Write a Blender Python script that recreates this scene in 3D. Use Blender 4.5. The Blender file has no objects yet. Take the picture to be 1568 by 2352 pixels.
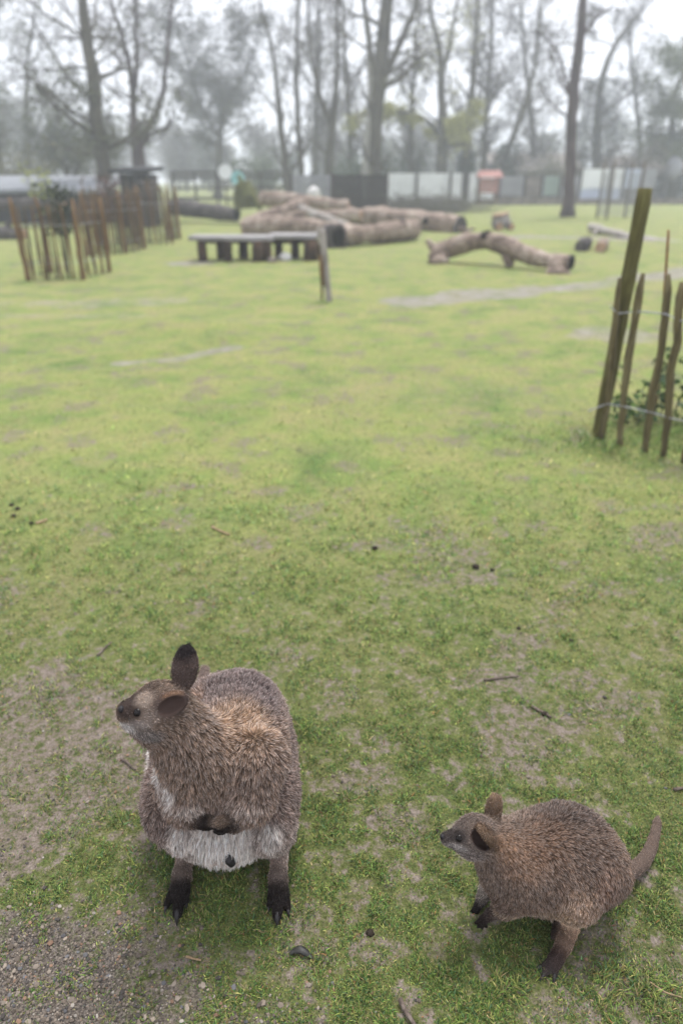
import bpy, bmesh, math, random
import numpy as np
from mathutils import Vector, Matrix
from mathutils.bvhtree import BVHTree
from mathutils.kdtree import KDTree

S = bpy.context.scene
COL = S.collection
rng = np.random.default_rng(7)
random.seed(7)

# ------------------------------------------------------------------ camera, sky, sun, exposure
CAM_H = 1.4
PITCH = math.radians(26.0)
cam_d = bpy.data.cameras.new('camera')
cam = bpy.data.objects.new('camera', cam_d)
COL.objects.link(cam)
cam.location = (0, 0, CAM_H)
cam.rotation_euler = (math.pi / 2 - PITCH, 0, 0)
cam_d.sensor_fit = 'VERTICAL'
cam_d.sensor_height = 36.0
cam_d.sensor_width = 24.0
cam_d.lens = 24.0
cam_d.clip_start = 0.05
cam_d.clip_end = 1000
cam_d.dof.use_dof = True
cam_d.dof.focus_distance = 1.36
cam_d.dof.aperture_fstop = 1.9
S.camera = cam

world = bpy.data.worlds.new('World')
S.world = world
world.use_nodes = True
wn = world.node_tree
wn.nodes.clear()
sky = wn.nodes.new('ShaderNodeTexSky')
sky.sky_type = 'NISHITA'
sky.sun_disc = False
SUN_EL, SUN_AZ = math.radians(70), math.radians(15)
sky.sun_elevation = SUN_EL
sky.sun_rotation = SUN_AZ
sky.air_density = 1.0
sky.dust_density = 6.0
sky.ozone_density = 1.0
hs = wn.nodes.new('ShaderNodeHueSaturation')
hs.inputs['Saturation'].default_value = 0.22
wmix = wn.nodes.new('ShaderNodeMix')
wmix.data_type = 'RGBA'
wmix.inputs[0].default_value = 0.72
wmix.inputs[7].default_value = (10.4, 10.8, 11.8, 1)      # even layer of cloud
bg = wn.nodes.new('ShaderNodeBackground')
bg.inputs['Strength'].default_value = 0.066
wo = wn.nodes.new('ShaderNodeOutputWorld')
wn.links.new(sky.outputs[0], hs.inputs['Color'])
wn.links.new(hs.outputs[0], wmix.inputs[6])
wn.links.new(wmix.outputs[2], bg.inputs['Color'])
wn.links.new(bg.outputs[0], wo.inputs['Surface'])

sun_d = bpy.data.lights.new('sun', 'SUN')
sun_d.energy = 1.5
sun_d.angle = math.radians(16)
sun_d.color = (1.0, 0.97, 0.94)
sun = bpy.data.objects.new('sun', sun_d)
COL.objects.link(sun)
sd = Vector((math.sin(SUN_AZ) * math.cos(SUN_EL), math.cos(SUN_AZ) * math.cos(SUN_EL), math.sin(SUN_EL)))
sun.rotation_euler = sd.to_track_quat('Z', 'Y').to_euler()
sun.location = (0, 0, 30)

S.view_settings.view_transform = 'Standard'
S.view_settings.look = 'None'
S.view_settings.gamma = 1.0
S.view_settings.use_curve_mapping = False
S.view_settings.exposure = 1.28
S.render.engine = 'CYCLES'
S.cycles.use_denoising = True
S.cycles.max_bounces = 6
S.cycles.diffuse_bounces = 3
S.cycles.glossy_bounces = 2
S.cycles.transparent_max_bounces = 8
S.cycles.volume_bounces = 2
S.cycles_curves.shape = 'RIBBONS'

# ------------------------------------------------------------------ photograph point -> place
F = 1568.0
FW = np.array([0, math.cos(PITCH), -math.sin(PITCH)])
UP = np.array([0, math.sin(PITCH), math.cos(PITCH)])
RT = np.array([1.0, 0, 0])
CAM = np.array([0, 0, CAM_H])


def ray(px, py):
    return FW + (px - 784) / F * RT - (py - 1176) / F * UP


def P(px, py, d):                       # at the distance d ahead
    r = ray(px, py)
    return CAM + r * (d / r[1])


def G(px, py, z=0.0):                   # at the height z
    r = ray(px, py)
    return CAM + r * ((z - CAM_H) / r[2])


def scale_at(p):                        # metres per photo point there
    return float(np.dot(np.asarray(p) - CAM, FW)) / F


# ------------------------------------------------------------------ object helpers
def link(o, parent=None, kind=None):
    COL.objects.link(o)
    if parent is not None:
        o.parent = parent
    if kind:
        o['kind'] = kind
    return o


def tag(o, label, cat=None, group=None, kind=None):
    o['label'] = label
    if cat:
        o['category'] = cat
    if group:
        o['group'] = group
    if kind:
        o['kind'] = kind
    return o


def empty(name, loc, label, cat, group=None):
    o = bpy.data.objects.new(name, None)
    o.empty_display_size = 0.1
    COL.objects.link(o)
    o.location = Vector(loc)
    return tag(o, label, cat, group)


def mesh_np(name, V, Fc, mat, parent=None, smooth=True, cols=None, kind=None, colname='col'):
    """V (n,3); Fc (m,3) or (m,4) int arrays, or a list of such arrays"""
    me = bpy.data.meshes.new(name)
    V = np.asarray(V, dtype=np.float32)
    if isinstance(Fc, np.ndarray):
        Fc = [Fc]
    Fc = [np.asarray(f, dtype=np.int32) for f in Fc if len(f)]
    loops = np.concatenate([f.ravel() for f in Fc])
    tot = np.concatenate([np.full(len(f), f.shape[1], dtype=np.int32) for f in Fc])
    start = np.concatenate([[0], np.cumsum(tot)[:-1]]).astype(np.int32)
    if parent is not None:
        off = np.array(world_loc(parent), dtype=np.float32)
        V = V - off
    me.vertices.add(len(V))
    me.vertices.foreach_set('co', V.ravel())
    me.loops.add(len(loops))
    me.loops.foreach_set('vertex_index', loops)
    me.polygons.add(len(tot))
    me.polygons.foreach_set('loop_start', start)
    me.polygons.foreach_set('loop_total', tot)
    me.polygons.foreach_set('use_smooth', np.full(len(tot), smooth, dtype=bool))
    if cols is not None:
        at = me.attributes.new(colname, 'FLOAT_COLOR', 'POINT')
        c = np.ones((len(V), 4), dtype=np.float32)
        c[:, :np.shape(cols)[1]] = cols
        at.data.foreach_set('color', c.ravel())
    me.update(calc_edges=True)
    me.validate()
    me.materials.append(mat)
    o = bpy.data.objects.new(name, me)
    return link(o, parent, kind)


def world_loc(o):
    v = Vector((0, 0, 0))
    while o is not None:
        v += o.location
        o = o.parent
    return v


# ------------------------------------------------------------------ materials
def nodes(name):
    m = bpy.data.materials.new(name)
    m.use_nodes = True
    nt = m.node_tree
    b = nt.nodes['Principled BSDF']
    return m, nt, b


def ramp(nt, fac, stops):
    r = nt.nodes.new('ShaderNodeValToRGB')
    els = r.color_ramp.elements
    els[0].position, els[0].color = stops[0][0], (*stops[0][1], 1)
    els[1].position, els[1].color = stops[-1][0], (*stops[-1][1], 1)
    for p, c in stops[1:-1]:
        e = els.new(p)
        e.color = (*c, 1)
    nt.links.new(fac, r.inputs[0])
    return r.outputs[0]


def noise(nt, vec, scale, detail=4, rough=0.6, dist=0.0):
    n = nt.nodes.new('ShaderNodeTexNoise')
    n.inputs['Scale'].default_value = scale
    n.inputs['Detail'].default_value = detail
    n.inputs['Roughness'].default_value = rough
    n.inputs['Distortion'].default_value = dist
    if vec is not None:
        nt.links.new(vec, n.inputs['Vector'])
    return n.outputs['Fac']


def coords(nt, sc=(1, 1, 1), obj=True):
    t = nt.nodes.new('ShaderNodeTexCoord')
    mp = nt.nodes.new('ShaderNodeMapping')
    mp.inputs['Scale'].default_value = sc
    if obj:
        nt.links.new(t.outputs['Object'], mp.inputs[0])
    else:
        g = nt.nodes.new('ShaderNodeNewGeometry')
        nt.links.new(g.outputs['Position'], mp.inputs[0])
    return mp.outputs[0]


def mixc(nt, fac, a, b, blend='MIX'):
    m = nt.nodes.new('ShaderNodeMix')
    m.data_type = 'RGBA'
    m.blend_type = blend
    for v, i in ((fac, 0), (a, 6), (b, 7)):
        if isinstance(v, (int, float)):
            m.inputs[i].default_value = v
        elif isinstance(v, tuple):
            m.inputs[i].default_value = (*v, 1)
        else:
            nt.links.new(v, m.inputs[i])
    return m.outputs[2]


def mmath(nt, op, a, b=None, clamp=False):
    m = nt.nodes.new('ShaderNodeMath')
    m.operation = op
    m.use_clamp = clamp
    for v, i in ((a, 0), (b, 1)):
        if v is None:
            continue
        if isinstance(v, (int, float)):
            m.inputs[i].default_value = v
        else:
            nt.links.new(v, m.inputs[i])
    return m.outputs[0]


def bump(nt, b, h, strength=0.5, dist=0.01):
    bn = nt.nodes.new('ShaderNodeBump')
    bn.inputs['Strength'].default_value = strength
    bn.inputs['Distance'].default_value = dist
    nt.links.new(h, bn.inputs['Height'])
    nt.links.new(bn.outputs[0], b.inputs['Normal'])


def m_wood(name, stops, sc=(8, 8, 8), rough=0.85, bs=0.6, bd=0.01, scale=1.0, detail=5):
    m, nt, b = nodes(name)
    v = coords(nt, sc)
    n = noise(nt, v, scale, detail, 0.65, 0.6)
    nt.links.new(ramp(nt, n, stops), b.inputs['Base Color'])
    b.inputs['Roughness'].default_value = rough
    b.inputs['Specular IOR Level'].default_value = 0.25
    bump(nt, b, n, bs, bd)
    return m


def m_attr(name, attr='col', rough=0.7, spec=0.2, mul=None, trans=0.0):
    m, nt, b = nodes(name)
    a = nt.nodes.new('ShaderNodeAttribute')
    a.attribute_name = attr
    c = a.outputs['Color']
    if mul:
        c = mixc(nt, 1.0, c, mul, 'MULTIPLY')
    nt.links.new(c, b.inputs['Base Color'])
    b.inputs['Roughness'].default_value = rough
    b.inputs['Specular IOR Level'].default_value = spec
    return m


def m_plain(name, col, rough=0.6, spec=0.3, var=0.12, scale=6.0):
    m, nt, b = nodes(name)
    v = coords(nt)
    n = noise(nt, v, scale, 4, 0.6)
    lo = tuple(c * (1 - var * 2) for c in col)
    hi = tuple(min(1, c * (1 + var)) for c in col)
    nt.links.new(ramp(nt, n, [(0.3, lo), (0.7, hi)]), b.inputs['Base Color'])
    b.inputs['Roughness'].default_value = rough
    b.inputs['Specular IOR Level'].default_value = spec
    return m


MAT = {}
MAT['post'] = m_wood('mossy_post_wood', [(0.25, (.035, .028, .012)), (0.5, (.085, .075, .022)), (0.75, (.15, .14, .05))], (30, 30, 4))
MAT['pale'] = m_wood('weathered_pale_wood', [(0.25, (.040, .032, .014)), (0.5, (.115, .092, .042)), (0.78, (.21, .18, .095))], (40, 40, 5))
MAT['pale_red'] = m_wood('red_brown_paling', [(0.25, (.05, .028, .013)), (0.5, (.145, .082, .036)), (0.75, (.23, .145, .07))], (20, 20, 3))
MAT['pale_grey'] = m_wood('grey_brown_paling', [(0.25, (.035, .026, .016)), (0.55, (.09, .066, .040)), (0.8, (.16, .125, .085))], (20, 20, 3))
MAT['wire'] = m_plain('galvanised_wire', (.32, .32, .33), 0.45, 0.5)
MAT['rust'] = m_plain('rusty_rod', (.20, .085, .03), 0.8, 0.2, 0.3, 30)
def m_log(name, lo, mid, hi, dark):
    """bare weathered wood with patches of old bark and splits along it"""
    m, nt, b = nodes(name)
    v = coords(nt, (1, 1, 1))
    n1 = noise(nt, v, 2.2, 5, 0.65, 0.8)
    n2 = noise(nt, v, 14, 4, 0.7, 0.4)
    n3 = noise(nt, coords(nt, (1.2, 9, 9)), 3.0, 4, 0.7, 0.3)
    c = ramp(nt, n1, [(0.35, lo), (0.5, mid), (0.68, hi)])
    c = mixc(nt, ramp(nt, n3, [(0.36, (1, 1, 1)), (0.46, (0, 0, 0))]), c, dark)
    c = mixc(nt, ramp(nt, n2, [(0.38, (.6, .6, .6)), (0.56, (0, 0, 0))]), c, lo)
    nt.links.new(c, b.inputs['Base Color'])
    b.inputs['Roughness'].default_value = 0.85
    b.inputs['Specular IOR Level'].default_value = 0.2
    bump(nt, b, mmath(nt, 'ADD', n2, n3), 0.8, 0.04)
    return m


MAT['log'] = m_log('bare_log_wood', (.13, .093, .074), (.33, .255, .205), (.53, .445, .37), (.035, .026, .022))
MAT['log_dark'] = m_wood('dark_bark_log', [(0.3, (.028, .024, .024)), (0.6, (.09, .078, .074)), (0.8, (.2, .185, .18))], (3, 3, 3), 0.9, 0.7, 0.03)
MAT['log_grey'] = m_wood('grey_log_wood', [(0.28, (.12, .10, .085)), (0.55, (.32, .29, .26)), (0.8, (.46, .43, .39))], (3, 3, 3), 0.85, 0.5, 0.03)
MAT['hollow'] = m_plain('hollow_dark', (.012, .010, .010), 0.95, 0.05)
MAT['cutend'] = m_wood('sawn_end', [(0.3, (.22, .12, .075)), (0.7, (.44, .30, .2))], (10, 10, 10))
MAT['slab'] = m_wood('grey_bench_slab', [(0.28, (.13, .122, .12)), (0.55, (.29, .275, .272)), (0.8, (.42, .40, .395))], (2, 10, 10), 0.6, 0.4, 0.01)
MAT['block'] = m_wood('bench_block', [(0.3, (.018, .013, .010)), (0.55, (.06, .036, .022)), (0.8, (.20, .11, .06))], (6, 6, 3))
MAT['bark'] = m_wood('grey_green_bark', [(0.3, (.038, .036, .028)), (0.55, (.095, .087, .064)), (0.8, (.16, .15, .11))], (6, 6, 1.5), 0.9, 0.8, 0.03)
MAT['bark_purple'] = m_wood('brown_bark', [(0.3, (.030, .021, .021)), (0.55, (.075, .055, .052)), (0.8, (.13, .10, .092))], (6, 6, 1.5), 0.9, 0.8, 0.03)
MAT['bark_pale'] = m_wood('pale_bark', [(0.3, (.18, .17, .15)), (0.55, (.34, .33, .30)), (0.8, (.5, .5, .46))], (6, 6, 1.5), 0.9, 0.5, 0.03)
MAT['twig'] = m_plain('twig_bark', (.075, .062, .055), 0.9, 0.1, 0.25, 3)
MAT['leaf'] = m_attr('leaf', 'col', 0.6, 0.25)
MAT['grass'] = m_attr('grass_blades', 'col', 0.6, 0.2)
MAT['gravel'] = m_attr('gravel_stones', 'col', 0.75, 0.3)
MAT['panel_white'] = m_plain('white_panel', (.72, .73, .75), 0.6, 0.3, 0.06, 1.5)
MAT['panel_blue'] = m_plain('pale_blue_panel', (.40, .44, .55), 0.6, 0.3, 0.08, 1.5)
MAT['panel_grey'] = m_plain('grey_panel', (.26, .26, .28), 0.7, 0.2, 0.12, 1.5)
MAT['panel_green'] = m_plain('dull_green_panel', (.24, .30, .27), 0.7, 0.2, 0.12, 1.5)
MAT['board_dark'] = m_wood('dark_boards', [(0.3, (.022, .020, .019)), (0.6, (.045, .041, .038)), (0.8, (.075, .068, .062))], (1, 8, 14))
MAT['post_dark'] = m_plain('dark_post', (.07, .06, .055), 0.85, 0.15)
MAT['brick'] = m_plain('low_wall_stone', (.20, .17, .15), 0.9, 0.1, 0.3, 3)
MAT['pink'] = m_plain('faded_red_paint', (.36, .17, .145), 0.7, 0.2, 0.15, 3)
MAT['roof'] = m_plain('grey_roof_felt', (.19, .20, .215), 0.7, 0.3, 0.12, 1.2)
MAT['roof_brown'] = m_plain('brown_roof', (.24, .21, .19), 0.8, 0.2, 0.15, 1.2)
MAT['black'] = m_plain('black_paint_and_shade', (.03, .03, .032), 0.7, 0.2)
MAT['cyan'] = m_plain('turquoise_paint', (.25, .5, .52), 0.6, 0.3)
MAT['stone_white'] = m_plain('pale_stone', (.6, .58, .56), 0.8, 0.2, 0.15, 8)
MAT['moss'] = m_wood('mossy_stump', [(0.3, (.05, .048, .02)), (0.55, (.12, .125, .04)), (0.8, (.2, .2, .09))], (5, 5, 5))
MAT['dung'] = m_plain('dark_dropping', (.03, .022, .015), 0.8, 0.2, 0.3, 60)
MAT['stick'] = m_wood('stick_bark', [(0.3, (.05, .038, .03)), (0.55, (.13, .10, .082)), (0.8, (.24, .2, .17))], (60, 60, 60))
MAT['stick_pale'] = m_wood('pale_stick', [(0.3, (.2, .13, .07)), (0.7, (.42, .31, .19))], (60, 60, 60))
MAT['deadleaf'] = m_plain('black_dead_leaf', (.03, .028, .024), 0.55, 0.4, 0.3, 60)
MAT['skin'] = m_attr('wallaby_skin', 'col', 0.8, 0.08, (0.55, 0.55, 0.55))
MAT['fur'] = m_attr('wallaby_fur', 'hcol', 0.6, 0.12)
MAT['claw'] = m_plain('claw_horn', (.018, .015, .015), 0.4, 0.3, 0.2, 100)
mm, nt_, b_ = nodes('eye_glass')
b_.inputs['Base Color'].default_value = (.008, .006, .005, 1)
b_.inputs['Roughness'].default_value = 0.05
b_.inputs['IOR'].default_value = 1.36
b_.inputs['Specular IOR Level'].default_value = 0.3
MAT['eye'] = mm
mm, nt_, b_ = nodes('nose_skin')
b_.inputs['Base Color'].default_value = (.012, .010, .011, 1)
b_.inputs['Roughness'].default_value = 0.5
b_.inputs['Specular IOR Level'].default_value = 0.25
MAT['nose'] = mm


# ------------------------------------------------------------------ shape helpers
def vnoise(x, y, seed=0):
    """smooth 2-D value noise, 0..1"""
    x = np.asarray(x, float)
    y = np.asarray(y, float)
    xi, yi = np.floor(x).astype(np.int64), np.floor(y).astype(np.int64)
    fx, fy = x - xi, y - yi
    fx, fy = fx * fx * (3 - 2 * fx), fy * fy * (3 - 2 * fy)

    def h(a, b):
        n = (a * 374761393 + b * 668265263 + seed * 982451653) & 0x7fffffff
        n = ((n ^ (n >> 13)) * 1274126177) & 0x7fffffff
        return ((n ^ (n >> 16)) & 0xffff) / 65535.0
    return (h(xi, yi) * (1 - fx) + h(xi + 1, yi) * fx) * (1 - fy) + (h(xi, yi + 1) * (1 - fx) + h(xi + 1, yi + 1) * fx) * fy


def fbm(x, y, sc, seed=0, oct=4):
    x, y = np.asarray(x, float) * sc, np.asarray(y, float) * sc
    v, a, t = 0, 1.0, 0
    for k in range(oct):
        v = v + a * vnoise(x * 2 ** k + 17.3 * k, y * 2 ** k - 9.1 * k, seed + k)
        t += a
        a *= 0.55
    return v / t


def sstep(a, b, x):
    t = np.clip((x - a) / (b - a), 0, 1)
    return t * t * (3 - 2 * t)


def frame(d):
    d = d / np.linalg.norm(d)
    a = np.array([0, 0, 1.0]) if abs(d[2]) < 0.9 else np.array([1.0, 0, 0])
    u = np.cross(a, d)
    u /= np.linalg.norm(u)
    return u, np.cross(d, u)


def resample(pts, rad, n):
    pts = np.asarray(pts, float)
    rad = np.asarray(rad, float)
    t = np.concatenate([[0], np.cumsum(np.linalg.norm(np.diff(pts, axis=0), axis=1))])
    tt = np.linspace(0, t[-1], n)
    # smooth by Catmull-like cubic through np.interp twice
    q = np.stack([np.interp(tt, t, pts[:, k]) for k in range(3)], 1)
    r = np.interp(tt, t, rad)
    for _ in range(max(1, n // (3 * len(pts)))):
        q[1:-1] = 0.25 * q[:-2] + 0.5 * q[1:-1] + 0.25 * q[2:]
    return q, r


def tube_arrays(pts, rad, sides=8, n=None, rough=0.0, cap=True, seed=0, flat=1.0):
    """a closed tapered tube with uneven rings"""
    if n:
        pts, rad = resample(pts, rad, n)
    pts = np.asarray(pts, float)
    rad = np.asarray(rad, float)
    k = len(pts)
    rg = np.random.default_rng(seed)
    V = []
    ang = np.arange(sides) * 2 * math.pi / sides
    base = 1 + rough * 0.7 * rg.normal(size=sides)
    d0 = pts[1] - pts[0]
    u, v = frame(d0)
    for i in range(k):
        d = pts[min(i + 1, k - 1)] - pts[max(i - 1, 0)]
        d = d / (np.linalg.norm(d) + 1e-9)
        u = u - d * np.dot(u, d)
        u /= np.linalg.norm(u) + 1e-9
        v = np.cross(d, u)
        rr = rad[i] * base * (1 + rough * rg.normal(size=sides))
        V.append(pts[i] + np.outer(np.cos(ang) * rr, u) + np.outer(np.sin(ang) * rr * flat, v))
    V = np.concatenate(V)
    i0 = (np.arange(k - 1)[:, None] * sides + np.arange(sides)[None, :]).ravel()
    nx = (np.arange(k - 1)[:, None] * sides + ((np.arange(sides) + 1) % sides)[None, :]).ravel()
    Q = np.stack([i0, nx, nx + sides, i0 + sides], 1)
    T = []
    if cap:
        c0, c1 = len(V), len(V) + 1
        V = np.concatenate([V, [pts[0]], [pts[-1]]])
        for j in range(sides):
            j2 = (j + 1) % sides
            T.append((c0, j2, j))
            T.append((c1, (k - 1) * sides + j, (k - 1) * sides + j2))
    return V, Q, np.array(T, dtype=np.int32).reshape(-1, 3)


class Join:
    """collects pieces of ONE continuous part"""
    def __init__(self):
        self.V, self.Q, self.T, self.C, self.n = [], [], [], [], 0

    def add(self, V, Q, T, c=None):
        self.V.append(V)
        if len(Q):
            self.Q.append(np.asarray(Q) + self.n)
        if len(T):
            self.T.append(np.asarray(T) + self.n)
        if c is not None:
            self.C.append(c)
        self.n += len(V)
        return self

    def tube(self, *a, **k):
        return self.add(*tube_arrays(*a, **k))

    def build(self, name, mat, parent=None, smooth=True, kind=None):
        f = []
        if self.Q:
            f.append(np.concatenate(self.Q))
        if self.T:
            f.append(np.concatenate(self.T))
        return mesh_np(name, np.concatenate(self.V), f, mat, parent, smooth, np.concatenate(self.C) if self.C else None, kind)


def tube(name, mat, pts, rad, parent=None, smooth=True, **k):
    return Join().tube(pts, rad, **k).build(name, mat, parent, smooth)


def box_arrays(c, size, rotz=0.0, jit=0.0):
    c = np.asarray(c, float)
    s = np.asarray(size, float) / 2
    v = np.array([[x, y, z] for z in (-1, 1) for y in (-1, 1) for x in (-1, 1)], float) * s
    if jit:
        v += rng.normal(size=v.shape) * jit
    ca, sa = math.cos(rotz), math.sin(rotz)
    v = v @ np.array([[ca, sa, 0], [-sa, ca, 0], [0, 0, 1]])
    q = np.array([[0, 2, 3, 1], [4, 5, 7, 6], [0, 1, 5, 4], [2, 6, 7, 3], [0, 4, 6, 2], [1, 3, 7, 5]])
    return v + c, q, np.zeros((0, 3), int)


def box(name, mat, c, size, parent=None, rotz=0.0, jit=0.0, bev=0.0):
    o = Join().add(*box_arrays(c, size, rotz, jit)).build(name, mat, parent, False)
    if bev:
        bm = bmesh.new()
        bm.from_mesh(o.data)
        bmesh.ops.bevel(bm, geom=bm.edges[:], offset=bev, segments=2, affect='EDGES', profile=0.6)
        bm.to_mesh(o.data)
        bm.free()
    return o


def blob(name, mat, c, r, parent=None, seed=0, rough=0.12, sub=2):
    bm = bmesh.new()
    bmesh.ops.create_icosphere(bm, subdivisions=sub, radius=1)
    rg = np.random.default_rng(seed)
    off = Vector(rg.uniform(0, 50, 3))
    from mathutils import noise as mn
    for v in bm.verts:
        k = 1 + rough * 2 * mn.noise(v.co * 1.6 + off)
        v.co = Vector((v.co.x * r[0] * k, v.co.y * r[1] * k, v.co.z * r[2] * k))
    me = bpy.data.meshes.new(name)
    for f in bm.faces:
        f.smooth = True
    bm.to_mesh(me)
    bm.free()
    me.materials.append(mat)
    o = bpy.data.objects.new(name, me)
    link(o, parent)
    o.location = Vector(c) - (world_loc(parent) if parent else Vector((0, 0, 0)))
    return o


def segs_arrays(p0, p1, r0, r1, sides=3):
    """many tapered prisms at once"""
    d = p1 - p0
    d /= np.linalg.norm(d, axis=1, keepdims=True) + 1e-9
    a = np.where(np.abs(d[:, 2:3]) < 0.9, np.array([[0, 0, 1.0]]), np.array([[1.0, 0, 0]]))
    u = np.cross(a, d)
    u /= np.linalg.norm(u, axis=1, keepdims=True) + 1e-9
    v = np.cross(d, u)
    ang = np.arange(sides) * 2 * math.pi / sides
    ring = u[:, None, :] * np.cos(ang)[None, :, None] + v[:, None, :] * np.sin(ang)[None, :, None]
    A = p0[:, None, :] + ring * r0[:, None, None]
    B = p1[:, None, :] + ring * r1[:, None, None]
    V = np.concatenate([A, B], 1).reshape(-1, 3)
    n = len(p0)
    o = np.arange(n)[:, None] * 2 * sides
    j = np.arange(sides)[None, :]
    j2 = (j + 1) % sides
    Q = np.stack([(o + j), (o + j2), (o + sides + j2), (o + sides + j)], -1).reshape(-1, 4)
    return V, Q, np.zeros((0, 3), int)


def leaf_arrays(pos, size, rg, up=0.3):
    """leaf-sized quads, each folded round its own random normal"""
    n = len(pos)
    a = rg.normal(size=(n, 3))
    a /= np.linalg.norm(a, axis=1, keepdims=True)
    b = rg.normal(size=(n, 3))
    b[:, 2] -= up
    b -= a * np.sum(a * b, 1, keepdims=True)
    b /= np.linalg.norm(b, axis=1, keepdims=True) + 1e-9
    s = size[:, None]
    V = np.stack([pos, pos + a * s * 0.38 + b * s * 0.5, pos + b * s, pos - a * s * 0.38 + b * s * 0.5], 1).reshape(-1, 3)
    Q = np.arange(n * 4).reshape(-1, 4)
    return V, Q, np.zeros((0, 3), int)


def rot_about(vec, ax, ang):
    return vec * math.cos(ang) + np.cross(ax, vec) * math.sin(ang) + ax * np.dot(ax, vec) * (1 - math.cos(ang))


# ------------------------------------------------------------------ ground masks
gA, gB = G(-60, 1990)[:2], G(640, 2400)[:2]      # edge of the gravelled path


def gravel_mask(x, y):
    d = gB - gA
    n = np.array([d[1], -d[0]]) / np.linalg.norm(d)
    s = (np.asarray(x) - gA[0]) * n[0] + (np.asarray(y) - gA[1]) * n[1]     # >0 on the lower left side
    w = (fbm(x, y, 7, 3) - 0.5) * 0.26
    return sstep(-0.22, 0.26, s + w * 1.5)


def ell_mask(x, y, c, rx, ry, rot=0.0, seed=1, nz=0.5, sc=1.5):
    dx, dy = np.asarray(x) - c[0], np.asarray(y) - c[1]
    ca, sa = math.cos(rot), math.sin(rot)
    u, v = (dx * ca + dy * sa) / rx, (-dx * sa + dy * ca) / ry
    q = np.sqrt(u * u + v * v) + (fbm(x, y, sc, seed) - 0.5) * nz * 2
    return 1 - sstep(0.65, 1.15, q)


def seg_mask(x, y, pts, w, seed=5, nz=0.6, sc=1.2):
    best = np.full(np.shape(x), 1e9)
    for a, b in zip(pts[:-1], pts[1:]):
        d = b - a
        t = np.clip(((x - a[0]) * d[0] + (y - a[1]) * d[1]) / np.dot(d, d), 0, 1)
        best = np.minimum(best, np.hypot(x - a[0] - t * d[0], y - a[1] - t * d[1]))
    q = best / w + (fbm(x, y, sc, seed) - 0.5) * nz * 2
    return 1 - sstep(0.6, 1.2, q)


TRACK = [G(940, 690)[:2], G(1120, 680)[:2], G(1300, 658)[:2], G(1450, 640)[:2], G(1700, 610)[:2]]
TRACK2 = [G(1180, 545)[:2], G(1330, 546)[:2], G(1480, 552)[:2]]
DIP = [G(270, 822)[:2], G(400, 815)[:2], G(540, 788)[:2]]
BARE = [(G(130, 1680)[:2], .62, .28, .1), (G(40, 1860)[:2], .36, .24, .2), (G(1215, 1470)[:2], .12, .05, 0), (G(1400, 1620)[:2], .14, .06, .3), (G(830, 1790)[:2], .10, .05, .2), (G(1060, 1330)[:2], .16, .07, 0), (G(420, 1120)[:2], .16, .07, 0), (G(1170, 1640)[:2], .10, .06, 0), (G(1330, 1560)[:2], .12, .05, 0), (G(900, 1890)[:2], .08, .05, 0), (G(1210, 1690)[:2], .22, .13, .2), (G(690, 2170)[:2], .10, .09, 0),
        (G(1040, 900)[:2], .9, .7, 0), (G(860, 2180)[:2], .06, .05, 0), (G(1150, 1560)[:2], .16, .10, 0), (G(1500, 2300)[:2], .2, .12, 0), (G(1390, 2230)[:2], .1, .07, 0),
        (G(1420, 960)[:2], .5, .5, 0), (G(1500, 1220)[:2], .2, .12, 0), (G(300, 2260)[:2], .14, .1, 0)]


def masks(x, y):
    gr = gravel_mask(x, y)
    soil = np.zeros(np.shape(x))
    for i, (c, rx, ry, ro) in enumerate(BARE):
        soil = np.maximum(soil, ell_mask(x, y, c, rx, ry, ro, 20 + i, 0.9, 7 if rx < .4 else 3) * ((0.58 if i < 2 else 0.50) if rx < .45 or i == 0 else 0.25))
    # scattered bare spots, more of them close by
    f = fbm(x, y, 5.5, 41, 5)
    soil = np.maximum(soil, sstep(0.50, 0.70, f) * 0.46)
    mud = np.maximum(seg_mask(x, y, TRACK, 0.40, 6, 1.3) * .66, seg_mask(x, y, TRACK2, 0.45, 7) * 0.8)
    mud = np.maximum(mud, seg_mask(x, y, DIP, 0.12, 8, 0.9, 2.5) * 0.55)
    mud = np.maximum(mud, ell_mask(x, y, G(430, 605)[:2], .5, .35, 0, 60, 0.5) * 0.7)
    mud = np.maximum(mud, ell_mask(x, y, G(230, 690)[:2], 1.6, .35, 0, 61, 0.6) * 0.35)
    mud = np.maximum(mud, ell_mask(x, y, G(120, 720)[:2], 1.5, .2, 0, 62, 0.6) * 0.35)
    mud = np.maximum(mud, ell_mask(x, y, G(1400, 770)[:2], .5, .35, 0, 63, 0.6) * 0.5)
    return gr, np.clip(soil, 0, 1), np.clip(mud, 0, 1)


def tuft(x, y):
    """where the blades stand thick"""
    return sstep(.36, .60, fbm(x, y, 26, 210, 3) + .30 * (fbm(x, y, 5, 215, 3) - .45))


def gz(x, y):
    x, y = np.asarray(x, float), np.asarray(y, float)
    z = (fbm(x, y, 6, 90, 4) - 0.5) * 0.022 + (fbm(x, y, 22, 95, 3) - 0.5) * 0.010
    z = z + sstep(4, 9, y) * (fbm(x, y, 0.35, 97, 3) - 0.5) * 0.10
    z = z - 0.03 * seg_mask(x, y, DIP, 0.25, 8, 0.3, 2.5)
    c = G(400, 770)[:2]
    z = z + 0.10 * np.exp(-(((x - c[0]) / 1.0) ** 2 + ((y - c[1] - .35) / .4) ** 2))
    return z


def g3(px, py, dz=0.0):
    p = G(px, py)
    return np.array([p[0], p[1], float(gz(p[0], p[1])) + dz])


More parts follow.
